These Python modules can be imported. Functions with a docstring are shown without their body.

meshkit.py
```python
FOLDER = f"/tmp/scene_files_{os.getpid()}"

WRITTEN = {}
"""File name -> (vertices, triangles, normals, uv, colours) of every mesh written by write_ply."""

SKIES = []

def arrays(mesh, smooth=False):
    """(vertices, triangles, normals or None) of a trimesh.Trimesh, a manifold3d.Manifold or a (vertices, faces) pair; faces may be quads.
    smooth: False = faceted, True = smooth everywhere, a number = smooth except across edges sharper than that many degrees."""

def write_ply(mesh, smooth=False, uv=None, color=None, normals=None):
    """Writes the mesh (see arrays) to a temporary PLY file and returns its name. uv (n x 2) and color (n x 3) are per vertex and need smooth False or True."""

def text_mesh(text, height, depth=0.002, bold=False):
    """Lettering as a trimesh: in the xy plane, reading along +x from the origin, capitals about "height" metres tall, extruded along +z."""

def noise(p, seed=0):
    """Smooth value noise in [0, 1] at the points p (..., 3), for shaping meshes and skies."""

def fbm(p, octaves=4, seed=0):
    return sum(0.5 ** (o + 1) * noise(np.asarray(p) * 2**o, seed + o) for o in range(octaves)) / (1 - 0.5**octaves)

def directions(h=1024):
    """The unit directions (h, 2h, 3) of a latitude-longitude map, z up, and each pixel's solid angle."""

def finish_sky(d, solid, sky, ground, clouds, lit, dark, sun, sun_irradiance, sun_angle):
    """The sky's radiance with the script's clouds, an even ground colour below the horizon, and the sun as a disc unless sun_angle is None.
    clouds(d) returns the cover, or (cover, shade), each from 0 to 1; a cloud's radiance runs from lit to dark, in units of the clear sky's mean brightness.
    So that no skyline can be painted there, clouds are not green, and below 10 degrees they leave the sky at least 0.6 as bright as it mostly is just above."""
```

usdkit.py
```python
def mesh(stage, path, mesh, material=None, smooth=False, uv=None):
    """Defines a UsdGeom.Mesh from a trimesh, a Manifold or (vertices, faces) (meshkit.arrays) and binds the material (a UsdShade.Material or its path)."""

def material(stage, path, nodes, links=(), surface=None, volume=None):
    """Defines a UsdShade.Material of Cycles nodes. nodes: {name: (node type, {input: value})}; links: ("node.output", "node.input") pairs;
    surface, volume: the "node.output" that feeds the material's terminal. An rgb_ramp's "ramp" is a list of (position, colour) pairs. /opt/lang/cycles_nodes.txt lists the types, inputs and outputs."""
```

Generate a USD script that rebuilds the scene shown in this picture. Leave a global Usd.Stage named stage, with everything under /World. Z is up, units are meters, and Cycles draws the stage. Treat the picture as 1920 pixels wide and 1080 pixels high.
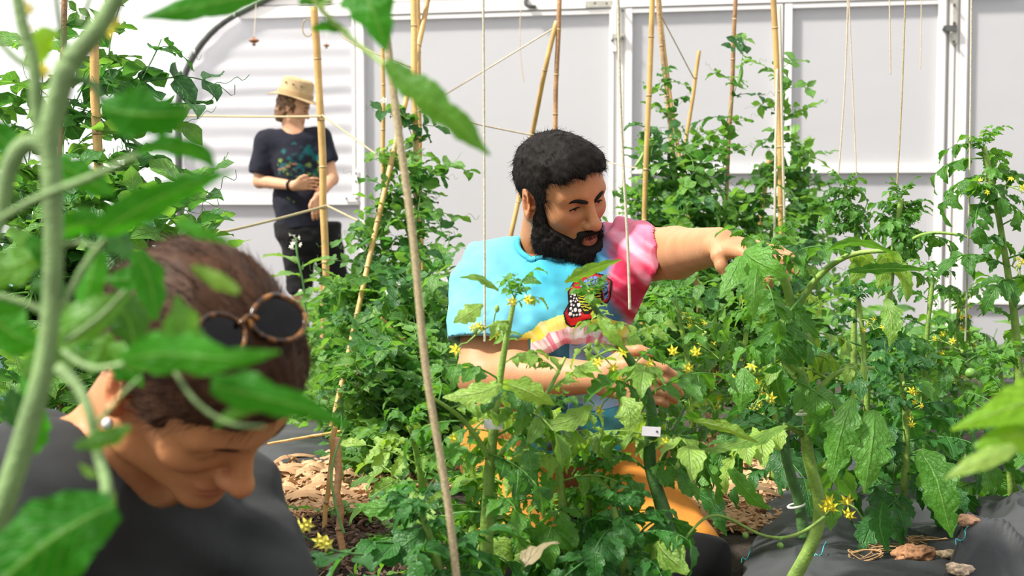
import math, random
import numpy as np
import trimesh
import usdkit, meshkit
from pxr import Usd, UsdGeom, UsdLux, UsdShade, Gf, Sdf, Vt
from shapely.geometry import Polygon, Point, LineString
import shapely

stage = Usd.Stage.CreateInMemory()
UsdGeom.SetStageUpAxis(stage, 'Z'); UsdGeom.SetStageMetersPerUnit(stage, 1.0)
WORLD = UsdGeom.Xform.Define(stage, '/World'); stage.SetDefaultPrim(WORLD.GetPrim())

# ------------------------------------------------------------------ camera, sky, sun, exposure
FPX = 2667.0; EYE = np.array([0.0, 0.0, 1.0]); PITCH = math.atan((540 - 370) / FPX)
cam = UsdGeom.Camera.Define(stage, '/World/camera')
cam.CreateFocalLengthAttr(50.0); cam.CreateHorizontalApertureAttr(36.0); cam.CreateVerticalApertureAttr(20.25)
cam.CreateClippingRangeAttr(Gf.Vec2f(0.05, 200.0))
cam.CreateFStopAttr(7.5); cam.CreateFocusDistanceAttr(2.75)
cam.AddTranslateOp().Set(Gf.Vec3d(*EYE)); cam.AddRotateXOp().Set(90.0 - math.degrees(PITCH))
cam.CreateExposureAttr(-0.22)

dome = UsdLux.DomeLight.Define(stage, '/World/sky'); dome.CreateIntensityAttr(0.34); dome.CreateColorAttr(Gf.Vec3f(0.97, 0.98, 1.0))
SUN_DIR = np.array([-0.62, -0.22, 0.80]); SUN_DIR /= np.linalg.norm(SUN_DIR)
sun = UsdLux.DistantLight.Define(stage, '/World/sun'); sun.CreateIntensityAttr(3.4); sun.CreateNormalizeAttr(True); sun.CreateAngleAttr(6.0); sun.CreateColorAttr(Gf.Vec3f(1.0, 0.945, 0.85))
_z = SUN_DIR; _x = np.cross([0, 0, 1.0], _z); _x /= np.linalg.norm(_x); _y = np.cross(_z, _x)
sun.AddTransformOp().Set(Gf.Matrix4d(*[float(v) for v in (*_x, 0, *_y, 0, *_z, 0, 0, 0, 0, 1)]))

# ------------------------------------------------------------------ helpers
def V(*a): return np.array(a, float)
def unit(v):
    v = np.asarray(v, float); return v / (np.linalg.norm(v) + 1e-12)
_cp, _sp = math.cos(PITCH), math.sin(PITCH)
def ray(px, py):
    u, v = (px - 960) / FPX, (540 - py) / FPX
    d = V(u, _cp + v * _sp, -_sp + v * _cp)
    return d
def at(px, py, Y):
    """The point that lies Y metres in front of the camera and is seen at the photo's pixel."""
    d = ray(px, py); return EYE + d * (Y / d[1])
def ats(pts): return np.array([at(*p) for p in pts])
def ground_z(x, y):
    y = np.asarray(y, float); t = np.clip((y - 2.5) / 5.5, 0, 1)
    return 0.28 * (1 - t * t * (3 - 2 * t)) + 0.0 * np.asarray(x, float)
def gpix(px, py):
    """Where the pixel's ray meets the ground."""
    d = ray(px, py); lo, hi = 1.0, 14.0
    for _ in range(50):
        m = (lo + hi) / 2; p = EYE + d * (m / d[1])
        if p[2] > ground_z(p[0], p[1]): lo = m
        else: hi = m
    return EYE + d * (lo / d[1])

_names = {}
def free(parent, name):
    k = (parent, name); n = _names.get(k, 0); _names[k] = n + 1
    return f'{parent}/{name}' + (f'_{n:03d}' if n else '')
def tagp(prim, label=None, cat=None, group=None, kind=None):
    for k, v in (('label', label), ('category', cat), ('group', group), ('kind', kind)):
        if v: prim.SetCustomDataByKey(k, v)
    return prim
_base = {}
def thing(name, label, cat, base=(0, 0, 0), group=None, kind=None):
    path = free('/World', name); x = UsdGeom.Xform.Define(stage, path)
    x.AddTranslateOp().Set(Gf.Vec3d(*map(float, base))); _base[path] = np.asarray(base, float)
    tagp(x.GetPrim(), label, cat, group, kind); return path
def geo(name, mesh, mat, parent='/World', label=None, cat=None, group=None, kind=None, smooth=False, uv=None, col=None, world=True):
    """One mesh prim; points are given in world space and stored relative to the thing's base."""
    path = free(parent, name)
    v, f, n = meshkit.arrays(mesh, smooth)
    root = '/'.join(path.split('/')[:3])
    if world and parent != '/World' and root in _base: v = v - _base[root]
    m = UsdGeom.Mesh.Define(stage, path)
    m.CreatePointsAttr(Vt.Vec3fArray.FromNumpy(np.ascontiguousarray(v, np.float32)))
    m.CreateFaceVertexCountsAttr(Vt.IntArray.FromNumpy(np.full(len(f), 3, np.int32)))
    m.CreateFaceVertexIndicesAttr(Vt.IntArray.FromNumpy(np.ascontiguousarray(f, np.int32).ravel()))
    m.CreateSubdivisionSchemeAttr('none')
    if n is not None:
        m.CreateNormalsAttr(Vt.Vec3fArray.FromNumpy(np.ascontiguousarray(n, np.float32))); m.SetNormalsInterpolation('vertex')
    if uv is not None:
        UsdGeom.PrimvarsAPI(m).CreatePrimvar('st', Sdf.ValueTypeNames.TexCoord2fArray, 'vertex').Set(Vt.Vec2fArray.FromNumpy(np.ascontiguousarray(uv, np.float32)))
    if col is not None:
        UsdGeom.PrimvarsAPI(m).CreatePrimvar('col', Sdf.ValueTypeNames.Color3fArray, 'vertex').Set(Vt.Vec3fArray.FromNumpy(np.ascontiguousarray(col, np.float32)))
    if mat is not None: UsdShade.MaterialBindingAPI.Apply(m.GetPrim()).Bind(mat)
    tagp(m.GetPrim(), label, cat, group, kind)
    return path

class MB:
    """Collects (vertices, triangles, uv) pieces into one mesh."""
    def __init__(s): s.v, s.f, s.u, s.n = [], [], [], 0
    def add(s, v, f, uv=None):
        v = np.asarray(v, float); f = np.asarray(f, int)
        if f.shape[1] == 4: f = np.vstack([f[:, [0, 1, 2]], f[:, [0, 2, 3]]])
        s.v.append(v); s.f.append(f + s.n); s.u.append(np.zeros((len(v), 2)) if uv is None else uv); s.n += len(v); return s
    def tm(s, m): return s.add(m.vertices, m.faces)
    def get(s): return np.vstack(s.v), np.vstack(s.f)
    def uv(s): return np.vstack(s.u)
    def __bool__(s): return s.n > 0

def tube(pts, r, sides=6, cap=True):
    p = np.asarray(pts, float); n = len(p); r = np.broadcast_to(np.asarray(r, float), (n,))
    t = np.gradient(p, axis=0); t /= np.linalg.norm(t, axis=1, keepdims=True) + 1e-12
    ref = V(0.3, 0.9, 0.1) if abs(t[0] @ unit(V(0.3, 0.9, 0.1))) < 0.9 else V(1, 0, 0)
    a = np.zeros_like(p); a0 = unit(np.cross(t[0], ref))
    for i in range(n):
        a0 = unit(a0 - t[i] * (a0 @ t[i])); a[i] = a0
    b = np.cross(t, a); g = np.arange(sides) * 2 * np.pi / sides
    v = (p[:, None] + r[:, None, None] * (np.cos(g)[None, :, None] * a[:, None] + np.sin(g)[None, :, None] * b[:, None])).reshape(-1, 3)
    i, j = np.meshgrid(np.arange(n - 1), np.arange(sides), indexing='ij')
    q = np.stack([i * sides + j, i * sides + (j + 1) % sides, (i + 1) * sides + (j + 1) % sides, (i + 1) * sides + j], -1).reshape(-1, 4)
    f = np.vstack([q[:, [0, 1, 2]], q[:, [0, 2, 3]]])
    if cap:
        v = np.vstack([v, p[0], p[-1]]); k = n * sides; J = np.arange(sides)
        f = np.vstack([f, np.stack([np.full(sides, k), (J + 1) % sides, J], 1), np.stack([np.full(sides, k + 1), (n - 1) * sides + J, (n - 1) * sides + (J + 1) % sides], 1)])
    return v, f
def spline(pts, n):
    """Smooth curve through the points (Catmull-Rom), n samples."""
    p = np.asarray(pts, float)
    if len(p) < 3: return p[0] + (p[-1] - p[0]) * np.linspace(0, 1, n)[:, None]
    d = np.r_[0, np.cumsum(np.linalg.norm(np.diff(p, axis=0), axis=1))]
    from scipy.interpolate import PchipInterpolator, CubicSpline
    return CubicSpline(d, p, bc_type='natural')(np.linspace(0, d[-1], n))
def box(lo, hi):
    m = trimesh.creation.box(np.asarray(hi, float) - np.asarray(lo, float)); m.apply_translation((np.asarray(lo, float) + np.asarray(hi, float)) / 2); return m

# ------------------------------------------------------------------ materials
def mat(name, nodes, links, surface='p.BSDF'):
    return usdkit.material(stage, f'/World/Looks/{name}', nodes, links, surface=surface)
UsdGeom.Scope.Define(stage, '/World/Looks')
def plain(name, color, rough=0.6, var=0.15, scale=20, bump=0.0, bscale=200, **kw):
    """A principled surface whose colour varies by noise."""
    c = np.array(color, float)
    nodes = {'tc': ('texture_coordinate', {}), 'n': ('noise_texture', {'scale': scale, 'detail': 4.0}),
             'r': ('rgb_ramp', {'ramp': [(0.3, tuple(c * (1 - var))), (0.7, tuple(np.minimum(c * (1 + var), 1)))]}),
             'p': ('principled_bsdf', {'roughness': rough, **kw})}
    links = [('tc.object', 'n.vector'), ('n.fac', 'r.fac'), ('r.color', 'p.base_color')]
    if bump:
        nodes['n2'] = ('noise_texture', {'scale': bscale, 'detail': 3.0}); nodes['b'] = ('bump', {'strength': bump, 'distance': 0.01})
        links += [('tc.object', 'n2.vector'), ('n2.fac', 'b.height'), ('b.normal', 'p.normal')]
    return mat(name, nodes, links)

def leaf_mat(name, dark, lit, vein, trans, tw=0.38, rough=0.42, nv=7.0, spec=0.5):
    """Leaf: tone varies by leaf and by noise; midrib and side veins from the leaf's own uv; light shines through."""
    nodes = {'oi': ('object_info', {}), 'tc': ('texture_coordinate', {}), 'uv': ('uvmap', {'attribute': 'st'}),
             'n': ('noise_texture', {'scale': 60.0, 'detail': 4.0, 'roughness': 0.6}), 'mr': ('math', {'math_type': 'multiply_add', 'value2': 0.55, 'value3': 0.0}),
             'ad': ('math', {'math_type': 'multiply_add', 'value2': 0.62, 'use_clamp': True}),
             'r': ('rgb_ramp', {'ramp': [(0.15, dark), (0.85, lit)]}),
             's': ('separate_xyz', {}), 'ab': ('math', {'math_type': 'absolute'}),
             'mid': ('map_range', {'from_min': 0.03, 'from_max': 0.10, 'to_min': 0.75, 'to_max': 0.0, 'clamp': True}),
             'w1': ('math', {'math_type': 'multiply_add', 'value2': -0.45}), 'w2': ('math', {'math_type': 'multiply', 'value2': nv}),
             'fr': ('math', {'math_type': 'pingpong', 'value2': 0.5}),
             'sv': ('map_range', {'from_min': 0.0, 'from_max': 0.10, 'to_min': 0.45, 'to_max': 0.0, 'clamp': True}),
             'mx': ('math', {'math_type': 'maximum'}), 'c': ('mix_color', {'b': vein}),
             'h': ('math', {'math_type': 'multiply_add', 'value2': -1.0}), 'bp': ('bump', {'strength': 0.7, 'distance': 0.009}),
             'p': ('principled_bsdf', {'roughness': rough, 'specular_ior_level': spec}), 't': ('translucent_bsdf', {}), 'tm': ('mix_color', {'blend_type': 'multiply', 'fac': 1.0, 'b': trans}),
             'm': ('mix_closure', {'fac': tw})}
    links = [('tc.object', 'n.vector'), ('oi.random', 'mr.value1'), ('n.fac', 'ad.value1'), ('mr.value', 'ad.value3'), ('ad.value', 'r.fac'),
             ('uv.UV', 's.vector'), ('s.y', 'ab.value1'), ('ab.value', 'mid.value'), ('ab.value', 'w1.value1'), ('s.x', 'w1.value3'), ('w1.value', 'w2.value1'), ('w2.value', 'fr.value1'), ('fr.value', 'sv.value'),
             ('mid.result', 'mx.value1'), ('sv.result', 'mx.value2'), ('mx.value', 'c.fac'), ('r.color', 'c.a'), ('c.result', 'p.base_color'),
             ('mx.value', 'h.value1'), ('n.fac', 'h.value3'), ('h.value', 'bp.height'), ('bp.normal', 'p.normal'),
             ('c.result', 'tm.a'), ('tm.result', 't.color'), ('p.BSDF', 'm.closure1'), ('t.BSDF', 'm.closure2')]
    return mat(name, nodes, links, 'm.closure')

M = {}
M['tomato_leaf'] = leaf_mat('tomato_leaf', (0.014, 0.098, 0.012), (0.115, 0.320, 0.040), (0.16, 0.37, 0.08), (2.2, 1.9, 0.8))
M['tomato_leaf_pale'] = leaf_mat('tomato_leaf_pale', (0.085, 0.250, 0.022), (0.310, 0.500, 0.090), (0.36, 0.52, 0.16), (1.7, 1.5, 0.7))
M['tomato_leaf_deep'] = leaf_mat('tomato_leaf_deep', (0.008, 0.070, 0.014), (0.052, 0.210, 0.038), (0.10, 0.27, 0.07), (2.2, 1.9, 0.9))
M['pea_leaf'] = leaf_mat('pea_leaf', (0.026, 0.125, 0.020), (0.170, 0.370, 0.070), (0.20, 0.39, 0.11), (1.9, 1.8, 0.9), nv=5.0)
M['pea_leaf_deep'] = leaf_mat('pea_leaf_deep', (0.010, 0.075, 0.018), (0.068, 0.225, 0.048), (0.11, 0.27, 0.09), (1.9, 1.8, 0.9), nv=5.0)
M['hero_leaf'] = leaf_mat('hero_leaf', (0.012, 0.135, 0.006), (0.050, 0.270, 0.016), (0.16, 0.38, 0.08), (1.8, 1.7, 0.7), tw=0.45, rough=0.45, nv=6.0, spec=0.25)
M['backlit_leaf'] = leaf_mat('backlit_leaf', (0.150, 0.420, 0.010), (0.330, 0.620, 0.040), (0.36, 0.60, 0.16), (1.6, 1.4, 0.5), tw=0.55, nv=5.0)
M['lettuce'] = leaf_mat('weed_leaf', (0.060, 0.220, 0.030), (0.230, 0.430, 0.090), (0.30, 0.48, 0.16), (1.5, 1.4, 0.7), nv=5.0)
M['dry_leaf'] = leaf_mat('dry_leaf', (0.30, 0.24, 0.13), (0.52, 0.46, 0.28), (0.55, 0.48, 0.3), (1, 1, 0.8), nv=5.0)
M['stem'] = plain('green_stem', (0.210, 0.340, 0.060), 0.55, 0.35, 30, 0.2)
M['stem_thick'] = plain('thick_stem', (0.185, 0.300, 0.105), 0.6, 0.30, 45, 0.35, 400)
M['stem_dark'] = plain('dark_stem', (0.070, 0.170, 0.045), 0.55, 0.35, 30, 0.2)
M['vine'] = plain('vine_stem', (0.150, 0.330, 0.110), 0.55, 0.25, 30)
M['tendril'] = plain('tendril', (0.33, 0.42, 0.18), 0.6, 0.25, 30)
M['petal'] = plain('yellow_petal', (0.86, 0.76, 0.05), 0.5, 0.12, 60)
M['petal_pale'] = plain('pale_yellow_petal', (0.75, 0.68, 0.10), 0.5, 0.15, 60)
M['white_petal'] = plain('white_petal', (0.80, 0.78, 0.68), 0.5, 0.08, 60)
M['green_fruit'] = plain('green_fruit', (0.16, 0.33, 0.06), 0.25, 0.2, 60)
M['pod'] = plain('pea_pod', (0.22, 0.42, 0.10), 0.4, 0.2, 40)
M['bamboo'] = plain('bamboo', (0.58, 0.36, 0.125), 0.42, 0.28, 9, 0.15, 120)
M['bamboo_red'] = plain('reddish_cane', (0.42, 0.23, 0.105), 0.5, 0.4, 12, 0.3, 120)
M['bamboo_old'] = plain('old_cane', (0.47, 0.31, 0.15), 0.6, 0.45, 14, 0.3, 120)
M['twine'] = plain('jute_twine', (0.52, 0.43, 0.25), 0.85, 0.3, 300, 0.5, 900)
M['twine_pale'] = plain('pale_twine', (0.66, 0.61, 0.46), 0.85, 0.2, 300, 0.5, 900)
M['thread'] = plain('thin_thread', (0.60, 0.49, 0.36), 0.85, 0.2, 200)
M['label'] = plain('white_plastic_tag', (0.78, 0.76, 0.80), 0.35, 0.04, 60)
M['clip'] = plain('clear_plastic_clip', (0.72, 0.74, 0.66), 0.25, 0.08, 60)
M['frame'] = plain('white_frame', (0.84, 0.815, 0.80), 0.5, 0.03, 4)
M['steel'] = plain('galvanised_steel', (0.11, 0.115, 0.11), 0.45, 0.2, 18, metallic=0.55)
M['latch'] = plain('bare_latch', (0.48, 0.46, 0.40), 0.4, 0.15, 40, metallic=0.5)
M['dark_gap'] = plain('dark_rubber_seal', (0.06, 0.055, 0.05), 0.7, 0.1)
def sheet(name, color, transp, transl, bumpy=0.0, var=0.03):
    """Polythene or twin-wall sheet: partly clear, partly diffusing."""
    c = np.array(color)
    nodes = {'tc': ('texture_coordinate', {}), 'n': ('noise_texture', {'scale': 1.3, 'detail': 5.0}), 'r': ('rgb_ramp', {'ramp': [(0.3, tuple(c * (1 - var))), (0.7, tuple(c))]}),
             'p': ('principled_bsdf', {'roughness': 0.45, 'specular_ior_level': 0.25}), 't': ('translucent_bsdf', {}), 'm': ('mix_closure', {'fac': transl})}
    links = [('tc.object', 'n.vector'), ('n.fac', 'r.fac'), ('r.color', 'p.base_color'), ('r.color', 't.color'), ('p.BSDF', 'm.closure1'), ('t.BSDF', 'm.closure2')]
    out = 'm.closure'
    if transp:
        nodes['x'] = ('transparent_bsdf', {'color': (0.97, 0.97, 0.98)}); nodes['m2'] = ('mix_closure', {'fac': transp})
        links += [('m.closure', 'm2.closure1'), ('x.BSDF', 'm2.closure2')]; out = 'm2.closure'
    return mat(name, nodes, links, out)
M['poly_roof'] = sheet('polythene_cover', (0.88, 0.88, 0.89), 0.64, 0.7)
M['panel'] = sheet('twinwall_panel', (0.745, 0.745, 0.765), 0.0, 0.42)
M['panel_low'] = sheet('lower_panel', (0.72, 0.72, 0.745), 0.0, 0.40)
M['wrinkled'] = sheet('wrinkled_sheet', (0.80, 0.795, 0.82), 0.0, 0.42)
M['endsheet'] = sheet('end_sheet', (0.84, 0.84, 0.86), 0.0, 0.45)
# ------------------------------------------------------------------ the polytunnel
TH = math.radians(13.0); O = V(-2.56, 11.0, 0.0); E1 = V(math.cos(TH), -math.sin(TH), 0); E2 = V(math.sin(TH), math.cos(TH), 0)
def W(u, z, o=0.0): return O + E1 * u + V(0, 0, z) + E2 * o
def wuz(px, py, o=0.0):
    """Wall coordinates (along the end wall, height) seen at a pixel."""
    d = ray(px, py); s = ((O + E2 * o - EYE) @ E2) / (d @ E2); p = EYE + d * s
    return (p - O) @ E1, p[2]
WIDTH = 6.6
def profile():
    a = np.radians(np.linspace(0, 65, 12)); pts = [(0, -0.3), (0, 0.8)] + [(0.834 * (1 - math.cos(t)), 1.62 + 0.834 * math.sin(t)) for t in a]
    u0, z0 = pts[-1]; R2 = (WIDTH / 2 - u0) / math.sin(math.radians(25))
    b = np.radians(np.linspace(25, 0, 10))[1:]
    pts += [(WIDTH / 2 - R2 * math.sin(t), z0 + R2 * (math.cos(t) - math.cos(math.radians(25)))) for t in b]
    return pts + [(WIDTH - u, z) for u, z in pts[-2::-1]]
PR = profile()
def shell(pr, o0, o1, n):
    o = np.linspace(o0, o1, n); v = np.array([W(u, z, k) for k in o for u, z in pr]); m = len(pr)
    i, j = np.meshgrid(np.arange(n - 1), np.arange(m - 1), indexing='ij')
    return v, np.stack([i * m + j, i * m + j + 1, (i + 1) * m + j + 1, (i + 1) * m + j], -1).reshape(-1, 4)
def cover(idx, name):
    v, f = shell([PR[i] for i in idx], -15.5, 0.05, 12); v2, f2 = shell([PR[i] for i in idx], -15.5, 0.05, 12)
    geo(name, (v, f), M['poly_roof'], kind='structure', smooth=True)
n_ = len(PR)
cover(range(0, 4), 'wall_left'); cover(range(3, n_ - 3), 'ceiling'); cover(range(n_ - 4, n_), 'wall_right')

def wbox(u0, u1, z0, z1, o0, o1):
    """A box on the end wall."""
    m = trimesh.creation.box([u1 - u0, z1 - z0, o1 - o0]); T = np.eye(4)
    T[:3, 0], T[:3, 1], T[:3, 2] = E1, V(0, 0, 1), E2; T[:3, 3] = W((u0 + u1) / 2, (z0 + z1) / 2, (o0 + o1) / 2)
    if np.linalg.det(T[:3, :3]) < 0: m.invert()
    m.apply_transform(T); return m
def extr(poly, o0, o1):
    m = trimesh.creation.extrude_polygon(poly, o1 - o0, engine='earcut'); T = np.eye(4)
    T[:3, 0], T[:3, 1], T[:3, 2] = E1, V(0, 0, 1), E2; T[:3, 3] = W(0, 0, o0)
    m.apply_transform(T); m.fix_normals(); return m
geo('wall_end', extr(Polygon(PR), 0.03, 0.06), M['endsheet'], kind='structure')
# grey steel hoop in front of the end sheet
hp = [(u + 0.02, z) for u, z in PR[:20]]
hoop = thing('tunnel_hoop', 'grey steel hoop pipe curving up along the left edge of the white end wall', 'pipe', W(0.02, 0, -0.06), kind=None)
geo('pipe', tube(np.array([W(u, z, -0.06) for u, z in hp]), 0.027, 10), M['steel'], hoop, smooth=True)
for k in (8, 13):
    p = W(*hp[k], -0.06); q = W(*hp[k], 0.03)
    geo('clip', tube(spline([p + V(0, 0, .02), p - E2 * .03, p - V(0, 0, .02)], 5), 0.008, 6), M['clip'], hoop, smooth=True)

HZ = 2.345                                   # underside of the header
header = thing('header_beam', 'white header beam running across the end wall above the doors', 'beam', W(0.5, HZ), kind='structure')
geo('lower_board', wbox(0.52, 6.1, HZ, HZ + 0.085, -0.05, 0.03), M['frame'], header)
geo('upper_board', wbox(0.55, 6.05, HZ + 0.095, HZ + 0.27, -0.035, 0.03), M['frame'], header)
for px in (1118, 1140): 
    u, z = wuz(px, 8); geo('bracket_screw', tube([W(u, z, -0.06), W(u, z, -0.045)], 0.008, 8), M['dark_gap'], header)
u0, _ = wuz(1100, 8); u1, z1 = wuz(1150, 8)
geo('bracket', wbox(u0, u1, z1 - .022, z1 + .022, -0.058, -0.045), M['latch'], header)
u0, z1 = wuz(990, 10); geo('catch', tube(spline([W(u0, z1 + .05, -.06), W(u0, z1, -.075), W(u0 + .07, z1 - .02, -.06)], 8), .014, 8), M['steel'], header, smooth=True)

def wall_door(n, uL, uR, zt, rails, mats, sw=0.055, zb=-0.02, label=None, gap=True):
    """A framed door leaf: two stiles, rails, panels between them."""
    d = thing(f'door_{n}', label, None, W((uL + uR) / 2, 0), kind='structure')
    geo('stile', wbox(uL, uL + sw, zb, zt, -0.045, 0.03), M['frame'], d); geo('stile', wbox(uR - sw, uR, zb, zt, -0.045, 0.03), M['frame'], d)
    zs = [zb] + rails + [zt]
    for i, z in enumerate(rails): geo('rail', wbox(uL + sw, uR - sw, z - 0.022, z + 0.022, -0.04, 0.03), M['frame'], d)
    geo('rail', wbox(uL + sw, uR - sw, zt - 0.03, zt, -0.04, 0.03), M['frame'], d)
    for i in range(len(zs) - 1):
        geo('panel', wbox(uL + sw, uR - sw, zs[i], zs[i + 1], 0.0, 0.03), M[mats[i]], d)
    return d
U = lambda px, py=200: wuz(px, py)[0]
Zr = wuz(1620, 318)[1]; Zl = wuz(560, 376)[1]
d2 = wall_door(2, U(678), U(1152), HZ - .01, [0.35], ['panel_low', 'panel'], 0.03, label='wide white wall panel behind the bearded man')
d3 = wall_door(3, U(1174), U(1466), HZ - .01, [Zr], ['panel_low', 'panel'], 0.045, label='white framed door behind the tall pea vines')
d4 = wall_door(4, U(1470), U(1770), HZ - .01, [Zr], ['panel_low', 'panel'], 0.05, label='white framed door at the right of the pea vines')
d5 = wall_door(5, U(1796), U(2060), HZ + .12, [0.3], ['panel_low', 'panel'], 0.05, label='white panel at the far right edge')
post = thing('post', 'white post with a galvanised latch plate between two doors, left of the pea vines', 'post', W(U(1163), 0), kind='structure')
geo('upright', wbox(U(1153), U(1173), -.02, HZ + .03, -0.03, 0.03), M['frame'], post)
geo('seal', wbox(U(1168.5), U(1170), -.02, HZ - .02, -0.036, -0.03), M['latch'], post)
geo('hinge', wbox(U(1149), U(1158), wuz(1153, 98)[1], wuz(1153, 12)[1], -0.075, -0.045), M['frame'], post)
geo('latch_bar', wbox(U(1150), U(1172), wuz(1160, 74)[1], wuz(1160, 65)[1], -0.085, -0.05), M['latch'], post)
for px, py in ((1151, 78), (1170, 72), (1170, 22)):
    u, z = wuz(px, py); geo('screw', tube([W(u, z, -.088), W(u, z, -.05)], .010, 8), M['steel'], post)
post = thing('post', 'white post with dark gap lines and a galvanised slide bolt at the right of the end wall', 'post', W(U(1783), 0), kind='structure')
geo('upright', wbox(U(1771), U(1795), -.02, HZ + .22, -0.03, 0.03), M['frame'], post)
for a in (1774, 1786.5): geo('seal', wbox(U(a), U(a + 1.5), -.02, HZ + .2, -0.036, -0.03), M['dark_gap'], post)
geo('bolt_plate', wbox(U(1782), U(1791), wuz(1786, 84)[1], wuz(1786, -10)[1], -0.06, -0.03), M['latch'], post)
geo('slide_bolt', wbox(U(1765), U(1790), wuz(1780, 61)[1], wuz(1780, 50)[1], -0.085, -0.05), M['steel'], post)
for px, py in ((1768, 57), (1788, 12), (1788, 46), (1787, 80)):
    u, z = wuz(px, py); geo('screw', tube([W(u, z, -.09), W(u, z, -.05)], .009, 8), M['dark_gap'], post)
# left bay: wrinkled film above, rail, lower panel
bay = thing('window_1', 'wrinkled translucent film window in the left bay behind the person in the hat', None, W(1.0, 0), kind='structure')
uL, uR = 0.03, U(676)
nu, nz = 60, 150; uu = np.linspace(uL, uR, nu); zz = np.linspace(Zl, HZ, nz); UU, ZZ = np.meshgrid(uu, zz)
inside = np.array([Polygon(PR).buffer(-0.01).contains(Point(a, b)) for a, b in zip(UU.ravel(), ZZ.ravel())]).reshape(UU.shape)
wv = meshkit.fbm(np.stack([UU * 1.1, ZZ * 1.1, 0 * UU], -1), 3, 5)
sagged = ZZ + 0.16 * UU * (1 - UU / 1.9) * 0.8 + 0.10 * wv
ridge = 0.0055 * np.sin(sagged * 43 + 2.0 * wv) * (0.45 + 0.9 * meshkit.noise(np.stack([UU * 1.6, ZZ * 4, 0 * UU + 3], -1), 9)) * np.clip((HZ - ZZ) / .3, 0, 1)
pts = np.array([W(u, z, -0.012 - o) for u, z, o in zip(UU.ravel(), ZZ.ravel(), ridge.ravel())])
i, j = np.meshgrid(np.arange(nz - 1), np.arange(nu - 1), indexing='ij')
q = np.stack([i * nu + j, i * nu + j + 1, (i + 1) * nu + j + 1, (i + 1) * nu + j], -1).reshape(-1, 4); q = q[inside.ravel()[q].all(1)]
geo('film', (pts, q), M['wrinkled'], bay, smooth=True)
geo('rail', wbox(uL + .02, uR, Zl - .03, Zl + .012, -0.045, 0.03), M['frame'], bay)
geo('lower_panel', wbox(uL + .02, uR, -.02, Zl - .03, 0.0, 0.03), M['panel_low'], bay)
geo('stile', wbox(U(664), U(680), Zl, HZ, -0.04, 0.03), M['frame'], bay)
geo('batten', wbox(U(668.5), U(670), Zl, HZ, -0.045, -0.04), M['latch'], bay)
geo('corner_plate', wbox(U(652), U(674), wuz(660, 378)[1], wuz(660, 366)[1], -0.055, -0.045), M['frame'], bay)
geo('corner_plate', wbox(U(669), U(676), wuz(660, 366)[1], wuz(660, 320)[1], -0.055, -0.04), M['frame'], bay)
for px, py in ((654, 372), (673, 372), (672, 340), (672, 325)):
    u, z = wuz(px, py); geo('screw', tube([W(u, z, -.062), W(u, z, -.05)], .008, 8), M['dark_gap'], bay)

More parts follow.
